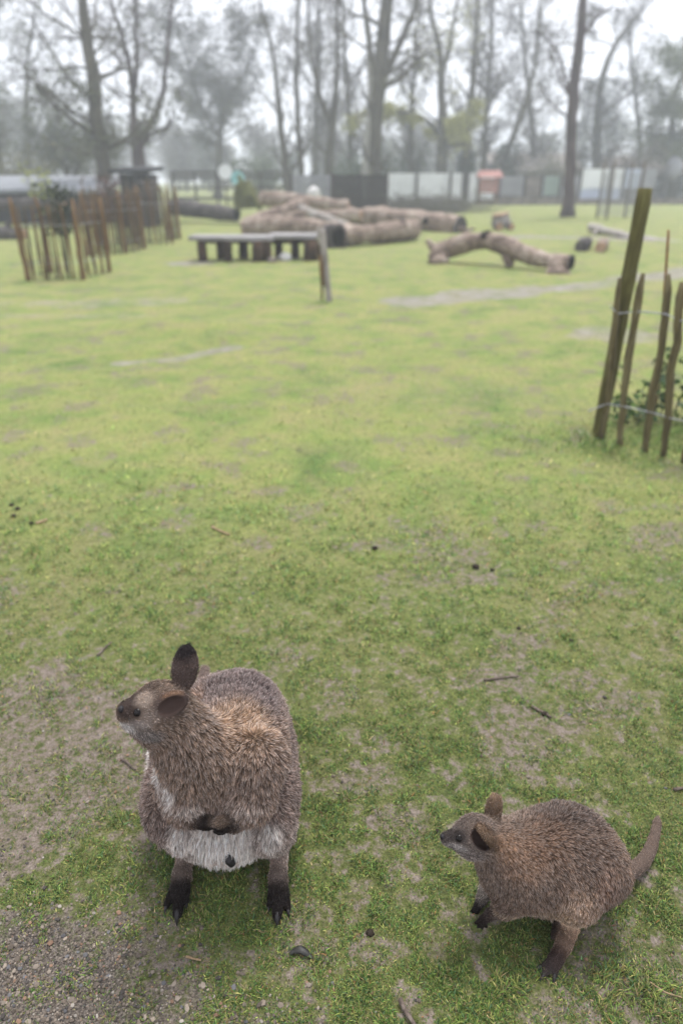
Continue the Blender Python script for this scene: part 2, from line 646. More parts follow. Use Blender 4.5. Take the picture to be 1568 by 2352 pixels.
ys = [-4.0, -2.5, -1.5, -0.8, -0.3, 0.05, 0.25, 0.4]
while ys[-1] < 260:
    ys.append(ys[-1] + max(0.011, 0.0125 * ys[-1]))
ys = np.array(ys)
ts = np.linspace(-1, 1, 331)
YY = np.repeat(ys[:, None], len(ts), 1)
XX = ts[None, :] * (0.85 * np.abs(YY) + 1.7)
ZZ = gz(XX, YY)
gm, sm, dm = masks(XX, YY)
sm = np.maximum(sm, (1 - tuft(XX, YY)) * .46 * (1 - sstep(1.2, 3.4, YY)))
me_V = np.stack([XX, YY, ZZ], -1).reshape(-1, 3)
nr, nc = XX.shape
ii = (np.arange(nr - 1)[:, None] * nc + np.arange(nc - 1)[None, :]).ravel()
QQ = np.stack([ii, ii + 1, ii + nc + 1, ii + nc], 1)

m, nt, b = nodes('lawn_ground')
g = nt.nodes.new('ShaderNodeNewGeometry')
pos = g.outputs['Position']
at = nt.nodes.new('ShaderNodeAttribute')
at.attribute_name = 'col'
sep = nt.nodes.new('ShaderNodeSeparateColor')
nt.links.new(at.outputs['Color'], sep.inputs[0])
n_big = noise(nt, pos, 1.6, 6, 0.66, 0.4)
n_spk = noise(nt, pos, 15.0, 3, 0.6, 0.2)
n_mid = noise(nt, pos, 5.0, 5, 0.65, 0.3)
n_fin = noise(nt, pos, 38.0, 4, 0.7)
n_mic = noise(nt, pos, 190.0, 3, 0.7)
gcol = ramp(nt, n_big, [(0.30, (.090, .150, .036)), (0.43, (.165, .222, .056)), (0.54, (.225, .255, .072)), (0.68, (.275, .255, .105))])
gcol = mixc(nt, ramp(nt, n_mid, [(0.42, (0, 0, 0)), (0.68, (.6, .6, .6))]), gcol, (.265, .225, .105))
gcol = mixc(nt, ramp(nt, n_fin, [(0.34, (.7, .7, .7)), (0.52, (0, 0, 0))]), gcol, (.090, .110, .034))
gcol = mixc(nt, ramp(nt, n_spk, [(0.30, (.75, .75, .75)), (0.40, (0, 0, 0))]), gcol, (.085, .090, .040))
gcol = mixc(nt, mmath(nt, 'MULTIPLY', at.outputs['Alpha'], 0.72), gcol, ramp(nt, n_fin, [(0.3, (.036, .046, .013)), (0.7, (.125, .125, .042))]))  # near lawn colour darkened, standing in for shade down between the blades
scol = ramp(nt, n_fin, [(0.25, (.060, .046, .036)), (0.5, (.155, .122, .098)), (0.75, (.25, .21, .175))])
mcol = ramp(nt, n_mid, [(0.3, (.16, .135, .115)), (0.7, (.30, .275, .255))])
vcol = ramp(nt, n_mic, [(0.3, (.034, .028, .023)), (0.5, (.10, .083, .069)), (0.72, (.20, .172, .146))])
# ragged edges where bare soil shows
sfac = ramp(nt, mmath(nt, 'ADD', sep.outputs[1], mmath(nt, 'MULTIPLY', mmath(nt, 'SUBTRACT', n_fin, 0.5), 2.0)), [(0.30, (0, 0, 0)), (0.62, (1, 1, 1))])
c1 = mixc(nt, sfac, gcol, scol)
vf = ramp(nt, mmath(nt, 'ADD', sep.outputs[0], mmath(nt, 'MULTIPLY', mmath(nt, 'SUBTRACT', n_fin, 0.5), 0.9)), [(0.3, (0, 0, 0)), (0.7, (1, 1, 1))])
c2 = mixc(nt, vf, c1, vcol)
df = ramp(nt, mmath(nt, 'ADD', sep.outputs[2], mmath(nt, 'MULTIPLY', mmath(nt, 'SUBTRACT', n_mid, 0.5), 0.9)), [(0.2, (0, 0, 0)), (0.8, (1, 1, 1))])
c3 = mixc(nt, df, c2, mcol)
c3 = mixc(nt, 0.8, c3, mixc(nt, 1.0, c3, ramp(nt, n_mic, [(0.25, (.35, .35, .35)), (0.7, (1.5, 1.5, 1.5))]), 'MULTIPLY'))
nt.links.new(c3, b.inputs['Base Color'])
b.inputs['Roughness'].default_value = 0.85
b.inputs['Specular IOR Level'].default_value = 0.2
bump(nt, b, mmath(nt, 'ADD', n_mic, n_fin), 0.7, 0.012)
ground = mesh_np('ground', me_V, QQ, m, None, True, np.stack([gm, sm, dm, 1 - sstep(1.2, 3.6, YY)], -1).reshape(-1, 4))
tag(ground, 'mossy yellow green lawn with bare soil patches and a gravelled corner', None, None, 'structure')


# ------------------------------------------------------------------ far wood, beyond everything
def far_wood():
    rg = np.random.default_rng(11)
    P0, P1, R0, R1, L, LS, LC = [], [], [], [], [], [], []
    for k in range(130):
        x = rg.uniform(-70, 70) if k < 66 else rg.choice([-1, 1]) * rg.uniform(70, 150)
        y = rg.uniform(78, 125)
        h = rg.uniform(5.0, 10.5) * (0.75 if abs(x - 22) < 9 or abs(x + 8) < 5 else 1.0)
        b0 = np.array([x, y, 0])
        n = 260
        P0.append(np.array([b0, b0 + [0, 0, h * .4]]))
        P1.append(np.array([b0 + [0, 0, h * .4], b0 + [rg.normal() * .5, 0, h * .9]]))
        R0.append(np.array([.22, .17])); R1.append(np.array([.17, .04]))
        a = rg.uniform(0, 2 * math.pi, n)
        zz = rg.uniform(.12, .9, n) * h
        s = np.stack([np.full(n, x), np.full(n, y), zz], 1)
        ln = rg.uniform(.6, 1, n) * h * .38 * np.sin(np.clip(zz / h, .1, 1) * math.pi) ** .6
        e = s + np.stack([np.cos(a) * ln, np.sin(a) * ln, ln * rg.uniform(.1, .9, n)], 1)
        P0.append(s); P1.append(e)
        R0.append(np.full(n, .035)); R1.append(np.full(n, .010))
        nl = int(rg.integers(900, 1900))
        i = rg.integers(0, n, nl)
        t = rg.uniform(.3, 1.05, (nl, 1))
        L.append(s[i] + (e[i] - s[i]) * t + rg.normal(size=(nl, 3)) * .25)
        LS.append(rg.uniform(.15, .38, nl))
        c = np.array([(.13, .125, .115), (.13, .14, .09), (.10, .115, .09), (.15, .14, .135)][rg.integers(0, 4)])  # leaf greys paled so their colour carries some of the mist
        LC.append(np.repeat(c[None] * rg.uniform(.7, 1.25, (nl, 1)), 4, 0))
    J = Join()
    V, Q, T = segs_arrays(np.concatenate(P0), np.concatenate(P1), np.concatenate(R0), np.concatenate(R1))
    J.add(V, Q, T, np.tile([[.09, .078, .07]], (len(V), 1)))
    J.add(*leaf_arrays(np.concatenate(L), np.concatenate(LS), rg), np.concatenate(LC))
    o = J.build('far_wood', MAT['leaf'], None, False, 'stuff')
    tag(o, 'misty grey wood closing the view beyond the fences', None, None, 'stuff')


far_wood()


# ------------------------------------------------------------------ trees
def grow(stems, rg, h0, n1, len1, n2=7, n3=6, droop=0.0, up=0.5, zmax=13.0, thin=1.0):
    """branches in three orders along the stems -> segment arrays (limbs, twigs) and twig ends"""
    limb, tw, ends = [], [], []

    def walk(p, d, ln, r, steps, out, curl):
        pts = [p]
        for s in range(steps):
            d = d + rg.normal(size=3) * curl
            d[2] += (up * .12 - droop * .16)
            d = d / np.linalg.norm(d)
            q = pts[-1] + d * ln / steps
            r1 = r * (1 - .8 * (s + 1) / steps)
            r0 = r * (1 - .8 * s / steps)
            out.append((pts[-1], q, r0, r1))
            pts.append(q)
        return np.array(pts), d
    for pts, rad in stems:
        t = np.concatenate([[0], np.cumsum(np.linalg.norm(np.diff(pts, axis=0), axis=1))])
        for k in range(n1):
            s = rg.uniform(0, 1) ** .9 * t[-1]
            p = np.array([np.interp(s, t, pts[:, j]) for j in range(3)])
            if p[2] < h0 or p[2] > zmax:
                continue
            r = float(np.interp(s, t, rad)) * rg.uniform(.18, .42)
            a = rg.uniform(0, 2 * math.pi)
            d = np.array([math.cos(a), math.sin(a), up * rg.uniform(.2, 1.4)])
            d /= np.linalg.norm(d)
            l1 = len1 * rg.uniform(.5, 1.1)
            b, dd = walk(p, d, l1, r, 6, limb, .16)
            for k2 in range(n2):
                f = rg.uniform(.2, 1.0)
                i = min(int(f * 6), 5)
                q = b[i] + (b[i + 1] - b[i]) * (f * 6 - i)
                d2 = (b[i + 1] - b[i]) / np.linalg.norm(b[i + 1] - b[i]) + rg.normal(size=3) * .6
                d2 /= np.linalg.norm(d2)
                c, _ = walk(q, d2, l1 * rg.uniform(.25, .5), max(r * .35, .010 * thin), 4, tw, .22)
                for k3 in range(n3):
                    i3 = rg.integers(0, 4)
                    d3 = d2 + rg.normal(size=3) * .7
                    d3 /= np.linalg.norm(d3)
                    e, _ = walk(c[i3] + (c[i3 + 1] - c[i3]) * rg.uniform(), d3, l1 * rg.uniform(.1, .26), .0075 * thin, 2, tw, .3)
                    ends.append(e)
    return limb, tw, ends


def segjoin(J, segs, sides=3, c=None):
    p0 = np.array([s[0] for s in segs]); p1 = np.array([s[1] for s in segs])
    V, Q, T = segs_arrays(p0, p1, np.array([s[2] for s in segs]), np.array([s[3] for s in segs]), sides)
    J.add(V, Q, T, None if c is None else np.tile([c], (len(V), 1)))


def tree(name, label, stems_px, d, bark, seed, h0=1.5, n1=22, len1=2.6, leaves=0, leafcol=(.14, .15, .05), leafsize=.09,
         droop=0.0, up=.5, n2=7, n3=6, twigc=(.078, .066, .058), ivy=0, ivycol=(.03, .045, .018), ivytop=4.0, ivyrad=.35, extra=(), group='trees round the lawn', zmax=12.5):
    """stems_px: list of (photo polyline, widths in photo points); the first starts on the ground"""
    rg = np.random.default_rng(seed)
    base = P(stems_px[0][0][0][0], stems_px[0][0][0][1], d)
    base[2] = 0.0
    root = empty(name, base, label, 'tree', group)
    stems = []
    J = Join()
    for si, (pl, w) in enumerate(stems_px):
        pts = np.array([P(x, y, d + (0 if len(q) == 0 else q[0])) for x, y, *q in pl])
        rad = np.array([ww / 2 * scale_at(p) for ww, p in zip(w, pts)])
        if si == 0:
            pts[0, 2] = -0.1
        # carry the stem on upwards past the frame
        if pts[-1, 2] > 5.0 and pts[-1, 2] < zmax:
            dr = pts[-1] - pts[-2]
            dr /= np.linalg.norm(dr)
            L = (zmax - pts[-1, 2]) * .9
            pts = np.concatenate([pts, [pts[-1] + dr * L * .5 + rg.normal(size=3) * .15, pts[-1] + dr * L + rg.normal(size=3) * .3]])
            rad = np.concatenate([rad, [rad[-1] * .6, rad[-1] * .15]])
        q, r = resample(pts, rad, 26)
        if si == 0:
            r = r * (1 + .5 * np.exp(-np.maximum(q[:, 2], 0) / .25))
        q[1:] += rg.normal(size=q[1:].shape) * .02
        J.tube(q, r, sides=10, rough=.045, seed=seed + si)
        stems.append((q, r))
    limb, tw, ends = grow(stems, rg, h0, n1, len1, n2, n3, droop, up, zmax)
    for pl, w in extra:
        pts = np.array([P(x, y, d + (0 if len(q) == 0 else q[0])) for x, y, *q in pl])
        rad = np.array([ww / 2 * scale_at(p) for ww, p in zip(w, pts)])
        q, r = resample(pts, rad, 12)
        J.tube(q, r, sides=7, rough=.05, seed=seed + 40)
        l2, t2, e2 = grow([(q, r * 1.2)], rg, 0.3, 14, 1.1, 6, 6, droop + .4, .2)
        limb += l2; tw += t2; ends += e2 * (9 if leaves > 8000 and d < 50 else 3)
    if limb:
        segjoin(J, limb, 5)
    J.build('trunk', bark, root)
    K = Join()
    if tw:
        segjoin(K, tw, 3, twigc)
    if leaves and ends:
        e = np.array([x[-1] for x in ends])
        i = rg.integers(0, len(e), leaves)
        pp = e[i] + rg.normal(size=(leaves, 3)) * leafsize * 1.3
        K.add(*leaf_arrays(pp, leafsize * rg.uniform(.6, 1.4, leaves), rg), np.repeat(np.array([leafcol]) * rg.uniform(.65, 1.35, (leaves, 1)), 4, 0))
    if K.n:
        K.build('crown', MAT['leaf'], root, False, 'stuff')
    if ivy:
        q, r = stems[0]
        z = np.minimum(rg.uniform(0, 1, ivy) ** .8 * ivytop, q[-1, 2])
        cx = np.interp(z, q[:, 2], q[:, 0]); cy = np.interp(z, q[:, 2], q[:, 1]); rr = np.interp(z, q[:, 2], r)
        a = rg.uniform(0, 2 * math.pi, ivy)
        fat = ivyrad * (.45 + .9 * vnoise(z * 1.1 + seed, a * .9, seed)) * np.clip(1.1 - z / ivytop * .5, .2, 1)
        R_ = rr + fat * rg.uniform(.35, 1, ivy)
        pp = np.stack([cx + np.cos(a) * R_, cy + np.sin(a) * R_, z], 1)
        V = Join()
        V.add(*leaf_arrays(pp, rg.uniform(.07, .16, ivy), rg), np.repeat(np.array([ivycol]) * rg.uniform(.6, 1.5, (ivy, 1)), 4, 0))
        V.build('ivy', MAT['leaf'], root, False, 'stuff')
    return root


TREES = [
    dict(name='ash_tree', label='tall bare tree with leaning grey green trunk behind the red brown palings', d=28, bark='bark', seed=1,
         stems_px=[([(250, 470), (240, 390), (228, 300), (212, 170), (196, 50), (188, -10)], [40, 34, 33, 29, 25, 22])],
         extra=[([(218, 240), (170, 195), (120, 120), (70, 40), (50, 0)], [9, 7, 6, 4, 3]), ([(236, 345), (290, 320), (330, 280), (350, 215)], [9, 7, 5, 3]),
                ([(226, 290), (170, 260), (120, 215), (60, 190)], [9, 7, 5, 3])],
         n1=30, leaves=2600, leafsize=.10, leafcol=(.11, .12, .065), len1=3.2, h0=2.4),
    dict(name='beech_tree', label='broad tree forking low into two limbs beside the dark shed', d=36, bark='bark_purple', seed=2,
         stems_px=[([(322, 460), (322, 400), (318, 335), (308, 270), (305, 190), (290, 110), (262, 20), (250, -20)], [34, 32, 28, 17, 15, 12, 9, 8]),
                   ([(320, 335), (345, 285), (368, 245), (380, 160), (388, 60), (400, -20)], [22, 17, 13, 10, 8, 6]),
                   ([(306, 230), (315, 140), (312, 60), (310, -10)], [12, 10, 9, 8])],
         extra=[([(318, 320), (260, 335), (200, 355), (150, 340)], [10, 7, 5, 3])],
         n1=26, leaves=3800, leafsize=.12, leafcol=(.10, .105, .06), len1=2.6, h0=2.2),
    dict(name='birch_tree', label='thin bare tree curving left, first of the slim stems past the stump', d=42, bark='bark', seed=3,
         stems_px=[([(660, 450), (655, 380), (645, 300), (638, 200), (622, 90), (600, 20)], [19, 17, 15, 11, 8, 6])], n1=26, leaves=250, len1=2.2, up=1.0),
    dict(name='birch_tree', label='slim straight bare tree between the curving stem and the forked one', d=45, bark='bark', seed=4,
         stems_px=[([(692, 450), (690, 360), (682, 260), (680, 150), (684, 0)], [15, 14, 12, 10, 8])], n1=28, leaves=350, len1=2.2, up=1.0),
    dict(name='birch_tree', label='bare tree forking into a narrow V above the grey panel', d=41, bark='bark', seed=5,
         stems_px=[([(758, 450), (756, 370), (762, 290), (775, 190), (776, 80), (772, -10)], [22, 20, 18, 12, 9, 8]),
                   ([(762, 290), (735, 220), (712, 130), (706, 30), (704, -10)], [13, 11, 8, 6, 5])], n1=24, leaves=500, len1=2.4, up=1.2),
    dict(name='pale_trunk_tree', label='tree with a pale bleached trunk rising behind the dark board fence', d=39, bark='bark_pale', seed=6,
         stems_px=[([(836, 450), (840, 370), (848, 290), (852, 220), (846, 120), (840, 30), (836, -20)], [22, 20, 18, 14, 10, 8, 7])], n1=12, leaves=200, len1=2.0, up=1.0),
    dict(name='oak_tree', label='thick grey green tree splitting high above the dark board fence', d=37, bark='bark', seed=7,
         stems_px=[([(862, 460), (862, 380), (864, 290), (872, 190), (880, 110), (885, 40), (890, -20)], [34, 30, 29, 33, 34, 30, 26]),
                   ([(870, 190), (850, 110), (838, 30), (834, -20)], [22, 14, 11, 9]),
                   ([(880, 180), (915, 110), (940, 50), (965, -20)], [20, 15, 12, 9])],
         extra=[([(866, 205), (925, 180), (960, 130), (1000, 110)], [14, 10, 8, 4])],
         n1=20, leaves=1300, leafcol=(.15, .155, .06), len1=2.8),
    dict(name='willow_tree', label='straight tree with one drooping yellow green bough behind the white panels', d=49, bark='bark', seed=8,
         stems_px=[([(1014, 470), (1014, 400), (1016, 300), (1014, 200), (1012, 130), (990, 40), (985, -20)], [28, 26, 22, 19, 16, 9, 8]),
                   ([(1014, 180), (1030, 110), (1046, 30), (1050, -20)], [12, 10, 7, 6])],
         extra=[([(1010, 310), (985, 275), (940, 258), (890, 255), (830, 262), (780, 285)], [11, 9, 7, 6, 5, 3]), ([(1014, 330), (1050, 290), (1080, 240)], [9, 6, 3])],
         n1=22, leaves=13000, leafcol=(.34, .34, .11), leafsize=.13, len1=2.4, droop=.2),
    dict(name='alder_tree', label='ivy footed tree just past the straight tree, dark at its base', d=51, bark='bark', seed=9,
         stems_px=[([(1068, 460), (1070, 380), (1072, 300), (1085, 200), (1092, 90), (1100, -10)], [26, 24, 20, 14, 11, 8])], n1=30, leaves=1100, leafcol=(.12, .12, .06), len1=2.6, up=.9,
         ivy=1500, ivytop=3.0, ivyrad=.35, ivycol=(.028, .05, .03)),
    dict(name='ivy_tree', label='leaning tree wrapped in dark ivy behind the faded red playhouse', d=53, bark='bark', seed=10,
         stems_px=[([(1145, 450), (1155, 380), (1175, 320), (1205, 240), (1230, 140), (1240, 20)], [18, 17, 14, 12, 9, 7])], n1=30, leaves=1300, leafcol=(.10, .10, .07), len1=3.0, up=.8,
         ivy=3600, ivytop=3.6, ivyrad=1.1, ivycol=(.03, .048, .022)),
    dict(name='tall_bare_tree', label='tall purple brown bare trunk standing alone on the lawn edge', d=31, bark='bark_purple', seed=12,
         stems_px=[([(1304, 487), (1308, 400), (1310, 310), (1316, 220), (1322, 140), (1336, 50), (1338, -20)], [28, 24, 24, 25, 24, 20, 19])],
         extra=[([(1316, 235), (1300, 190), (1285, 130), (1260, 90), (1225, 70)], [9, 7, 5, 4, 3]), ([(1330, 90), (1370, 40), (1410, 10)], [8, 6, 4])],
         n1=18, leaves=300, leafcol=(.1, .1, .06), len1=2.4, h0=3.2, up=.8),
    dict(name='ivy_tree', label='bulky tree smothered in grey green ivy right after the lone bare trunk', d=57, bark='bark', seed=13,
         stems_px=[([(1368, 460), (1368, 370), (1370, 290), (1376, 200), (1400, 120), (1440, 60)], [24, 22, 20, 16, 12, 7])], n1=26, leaves=1500, leafcol=(.085, .09, .06), len1=3.2, up=.5,
         ivy=9000, ivytop=7.8, ivyrad=2.1, ivycol=(.038, .052, .034)),
    dict(name='maple_tree', label='leafy olive green tree at the far end of the panels', d=55, bark='bark', seed=14,
         stems_px=[([(1545, 450), (1542, 380), (1540, 310), (1545, 240), (1560, 180)], [20, 18, 16, 12, 9])], n1=50, leaves=16000, leafcol=(.10, .12, .05), leafsize=.16, len1=2.9, h0=2.4, up=.3,
         ivy=2800, ivytop=4.4, ivyrad=1.0, ivycol=(.028, .05, .03), zmax=9.0),
    dict(name='hazel_tree', label='low spreading leafy tree behind the shed roof', d=40, bark='bark', seed=15,
         stems_px=[([(168, 460), (150, 380), (130, 330), (110, 290)], [14, 12, 9, 6]), ([(160, 430), (190, 360), (200, 320)], [10, 8, 5])], n1=30, leaves=5000, leafcol=(.085, .10, .055), leafsize=.13, len1=2.2, h0=1.8, up=.4),
    dict(name='hazel_tree', label='dark leafy tree at the frame edge over the shed', d=46, bark='bark', seed=16,
         stems_px=[([(10, 460), (0, 380), (-10, 300), (-15, 220)], [20, 18, 14, 9])], n1=34, leaves=5000, leafcol=(.10, .115, .06), leafsize=.13, len1=2.6, h0=1.5, up=.4),
    dict(name='beech_tree', label='grey rounded tree fading into mist above the dark fallen log', d=60, bark='bark', seed=17,
         stems_px=[([(500, 440), (502, 380), (505, 310), (520, 240), (545, 190)], [22, 19, 15, 10, 6]), ([(505, 320), (470, 260), (450, 200)], [12, 8, 5])], n1=46, leaves=15000, leafcol=(.085, .09, .065), leafsize=.18, len1=3.6, h0=2.0, up=.5),
    dict(name='poplar_tree', label='misty slender tree left of the thick grey green one', d=58, bark='bark', seed=18,
         stems_px=[([(722, 440), (724, 330), (728, 200), (732, 60), (734, -10)], [14, 13, 11, 8, 6])], n1=46, leaves=2400, leafcol=(.10, .10, .075), leafsize=.16, len1=3.0, up=1.3),
    dict(name='poplar_tree', label='misty tree with a fine twiggy crown between the ivy footed and the leaning tree', d=56, bark='bark', seed=19,
         stems_px=[([(1108, 440), (1112, 330), (1120, 210), (1128, 90), (1130, -10)], [15, 14, 12, 9, 7])], n1=50, leaves=3500, leafcol=(.085, .085, .07), leafsize=.16, len1=3.4, up=1.1),
    dict(name='poplar_tree', label='pale misty tree filling the gap before the lone bare trunk', d=62, bark='bark', seed=20,
         stems_px=[([(1228, 440), (1225, 330), (1215, 220), (1200, 100), (1195, 0)], [15, 13, 11, 8, 6])], n1=46, leaves=3000, leafcol=(.085, .085, .07), leafsize=.16, len1=3.4, up=.9),
    dict(name='poplar_tree', label='faint bare tree behind the tilted fence post', d=58, bark='bark', seed=21,
         stems_px=[([(1470, 440), (1468, 350), (1462, 250), (1450, 160), (1445, 70)], [13, 12, 10, 7, 5])], n1=34, leaves=800, leafcol=(.085, .085, .07), leafsize=.16, len1=2.8, up=.8),
    dict(name='poplar_tree', label='faint twiggy tree left of the leaning trunk, out over the shed', d=56, bark='bark', seed=22,
         stems_px=[([(70, 440), (66, 340), (60, 230), (66, 130), (80, 40)], [15, 13, 11, 8, 6])], n1=38, leaves=2200, leafcol=(.09, .095, .065), leafsize=.15, len1=3.2, up=.5),
    dict(name='poplar_tree', label='misty tree behind the V forked one with upright twigs', d=52, bark='bark', seed=23,
         stems_px=[([(806, 440), (806, 330), (800, 220), (790, 100), (786, 0)], [14, 13, 11, 8, 6])], n1=44, leaves=1500, leafcol=(.09, .09, .075), leafsize=.15, len1=2.6, up=1.4),
    dict(name='poplar_tree', label='misty tree between the drooping bough and the thick trunk', d=50, bark='bark', seed=24,
         stems_px=[([(945, 440), (942, 330), (946, 230), (955, 110), (960, 0)], [13, 12, 10, 8, 6])], n1=40, leaves=1300, leafcol=(.09, .10, .07), leafsize=.15, len1=2.8, up=1.0),
]
for t in TREES:
    t = dict(t)
    t['bark'] = MAT[t['bark']]
    tree(t.pop('name'), t.pop('label'), t.pop('stems_px'), t.pop('d'), t.pop('bark'), t.pop('seed'), **t)


def shrub(name, label, px, py, d, rx, rz, n, col, seed, size=.08, parent=None):
    rg = np.random.default_rng(seed)
    b = P(px, py, d)
    b[2] = float(gz(b[0], b[1]))
    root = empty(name, b, label, 'shrub')
    k = 26
    a = rg.uniform(0, 2 * math.pi, k)
    e = b + np.stack([np.cos(a) * rx * rg.uniform(.3, 1, k), np.sin(a) * rx * rg.uniform(.3, 1, k), rz * rg.uniform(.5, 1, k)], 1)
    J = Join()
    V, Q, T = segs_arrays(np.tile(b, (k, 1)), e, np.full(k, .02), np.full(k, .004))
    J.add(V, Q, T).build('stem', MAT['twig'], root)
    i = rg.integers(0, k, n)
    pp = b + (e[i] - b) * rg.uniform(.35, 1.05, (n, 1)) + rg.normal(size=(n, 3)) * rx * .16
    pp[:, 2] = np.maximum(pp[:, 2], b[2] + .02)
    K = Join()
    K.add(*leaf_arrays(pp, size * rg.uniform(.6, 1.4, n), rg), np.repeat(np.array([col]) * rg.uniform(.6, 1.4, (n, 1)), 4, 0))
    K.build('foliage', MAT['leaf'], root, False, 'stuff')
    return root


shrub('young_shrub', 'bright yellow green shrub in front of the low shed roof', 98, 470, 25, .5, 1.9, 380, (.30, .33, .05), 31, .10)
shrub('bush', 'dull olive bush behind the low shed at the frame edge', 30, 455, 36, 2.2, 2.4, 2600, (.13, .125, .06), 32, .13)
shrub('bush', 'soft green bush in the gap behind the mossy stump', 600, 450, 50, 2.4, 3.0, 3000, (.10, .13, .07), 33, .15)
shrub('bush', 'low green bush behind the dark board fence', 905, 455, 52, 3.0, 3.4, 3600, (.075, .10, .06), 34, .15)
shrub('bush', 'green bush between the V forked tree and pale trunk', 800, 450, 46, 1.6, 2.6, 2600, (.07, .10, .055), 35, .14)
shrub('bush', 'brown grey bush before the last misty trees past the lone trunk', 1440, 450, 52, 2.6, 3.4, 3000, (.12, .10, .085), 36, .15)
shrub('bush', 'brown green bush over the roof near the ivy trees', 1260, 450, 54, 2.6, 2.8, 2600, (.12, .12, .075), 37, .15)


# ------------------------------------------------------------------ buildings and fences far back
def wall_line(d, px0, px1):
    a, b_ = P(px0, 460, d), P(px1, 460, d)
    return a[0], b_[0]


def panel_fence(name, label, d, spans, mats, top, bot, cat='fence', post=None, postw=.09):
    """upright panels side by side, each its own part, with posts between"""
    x0 = P(spans[0][0], 440, d)[0]
    root = empty(name, (x0, d, 0), label, cat)
    for (a, b_), mt in zip(spans, mats):
        xa, xb = P(a, 440, d)[0], P(b_, 440, d)[0]
        box('panel', MAT[mt], ((xa + xb) / 2, d, (top + bot) / 2), (xb - xa, .05, top - bot), root)
    if post:
        for px in post:
            x = P(px, 440, d)[0]
            box('post', MAT['post_dark'], (x, d - .08, (top + .1) / 2), (postw, postw, top + .1), root)
    return root


D_F = 47.0
panel_fence('white_panel_fence', 'row of upright white panels beyond the log pile', D_F,
            [(890, 952), (958, 1030), (1034, 1058), (1076, 1096), (1098, 1142 - 10)], ['panel_white'] * 5, 1.72, 0.05, post=[886, 955, 1032, 1066, 1097, 1138], postw=.16)
panel_fence('mixed_panel_fence', 'row of dull grey and greenish panels between the white row and the lone trunk', D_F + 1,
            [(1146, 1200), (1204, 1240), (1244, 1282), (1286, 1326)], ['panel_grey', 'brick', 'panel_green', 'panel_grey'], 1.55, 0.45, post=[1144, 1202, 1242, 1284], postw=.14)
panel_fence('blue_white_panels', 'bright white panels with pale blue lower halves past the lone trunk', D_F - 1,
            [(1330, 1392), (1396, 1424), (1428, 1466), (1470, 1500)], ['panel_white', 'panel_white', 'panel_blue', 'panel_grey'], 1.95, 0.9, post=[1328, 1394, 1426, 1468], postw=.12)
panel_fence('blue_skirt_panels', 'low pale blue panels under the bright white ones', D_F - 1.1,
            [(1330, 1392), (1396, 1424)], ['panel_blue', 'panel_blue'], 0.86, 0.06)
# low kerb wall of stone blocks along the lawn edge
xa, xb = P(1100, 460, 45.5)[0], P(1700, 460, 45.5)[0]
lw = empty('low_stone_wall', (xa, 45.5, 0), 'low dark stone edging wall along the far side of the lawn', 'wall')
for k in range(24):
    x0 = xa + (xb - xa) * k / 24
    L = (xb - xa) / 24
    box('stone', MAT['brick'], (x0 + L / 2, 45.5 + rng.normal() * .01, .16), (L - .03, .3, .34 + rng.normal() * .015), lw, 0, .012)


def board_fence(name, label, d, px0, px1, top, nb, mat, cat='fence'):
    xa, xb = P(px0, 440, d)[0], P(px1, 440, d)[0]
    root = empty(name, (xa, d, 0), label, cat)
    h = top / nb
    for k in range(nb):
        box('board', MAT[mat], ((xa + xb) / 2, d + rng.normal() * .004, h * (k + .5)), (xb - xa, .035, h - .012), root, 0, .003)
    for x in (xa - .06, (xa + xb) / 2, xb + .06):
        box('post', MAT['post_dark'], (x, d + .08, top / 2 + .03), (.11, .11, top + .06), root)
    return root


board_fence('dark_board_screen', 'dark brown horizontal board screen behind the log pile', 29, 766, 884, 1.55, 9, 'board_dark')
board_fence('grey_board_screen', 'grey board screen joining the dark one on its left', 31, 672, 762, 1.55, 8, 'panel_grey')
# dark rail fence seen through the trees past the leaning trunk
rf = empty('rail_fence', P(410, 440, 44) * [1, 1, 0], 'dark rail fence behind the long dark fallen log', 'fence')
for px in (400, 450, 500, 548, 600, 655):
    x = P(px, 440, 44)[0]
    box('post', MAT['post_dark'], (x, 44, .9), (.13, .13, 1.8), rf)
for z in (.4, .95, 1.5, 1.75):
    xa, xb = P(400, 440, 44)[0], P(655, 440, 44)[0]
    box('rail', MAT['post_dark'], ((xa + xb) / 2, 43.9, z), (xb - xa, .05, .14), rf)


def shed(name, label, px0, px1, d, depth, h, slope, roofm, wallm, over=.25, cat='shed', dz=0):
    xa, xb = P(px0, 440, d)[0], P(px1, 440, d)[0]
    root = empty(name, ((xa + xb) / 2, d, 0), label, cat)
    n = max(3, int((xb - xa) / 1.4))
    for k in range(n):
        w = (xb - xa) / n
        box('wall_panel', MAT[wallm], (xa + w * (k + .5), d, h / 2), (w - .03, .06, h), root)
    for x in (xa, xb):
        box('side_wall', MAT[wallm], (x, d + depth / 2 + .04, h / 2), (.06, depth, h), root)
    # sloping roof slab rising to the back
    y0, y1 = d - over, d + depth + over
    V = []
    for y, z in ((y0, h + .01), (y1, h + slope)):
        for x in (xa - over, xb + over):
            V += [(x, y, z), (x, y, z + .12)]
    V = np.array(V)
    Q = np.array([[0, 2, 6, 4], [1, 5, 7, 3], [0, 1, 3, 2], [4, 6, 7, 5], [0, 4, 5, 1], [2, 3, 7, 6]])
    mesh_np('roof', V, Q, MAT[roofm], root, False)
    return root


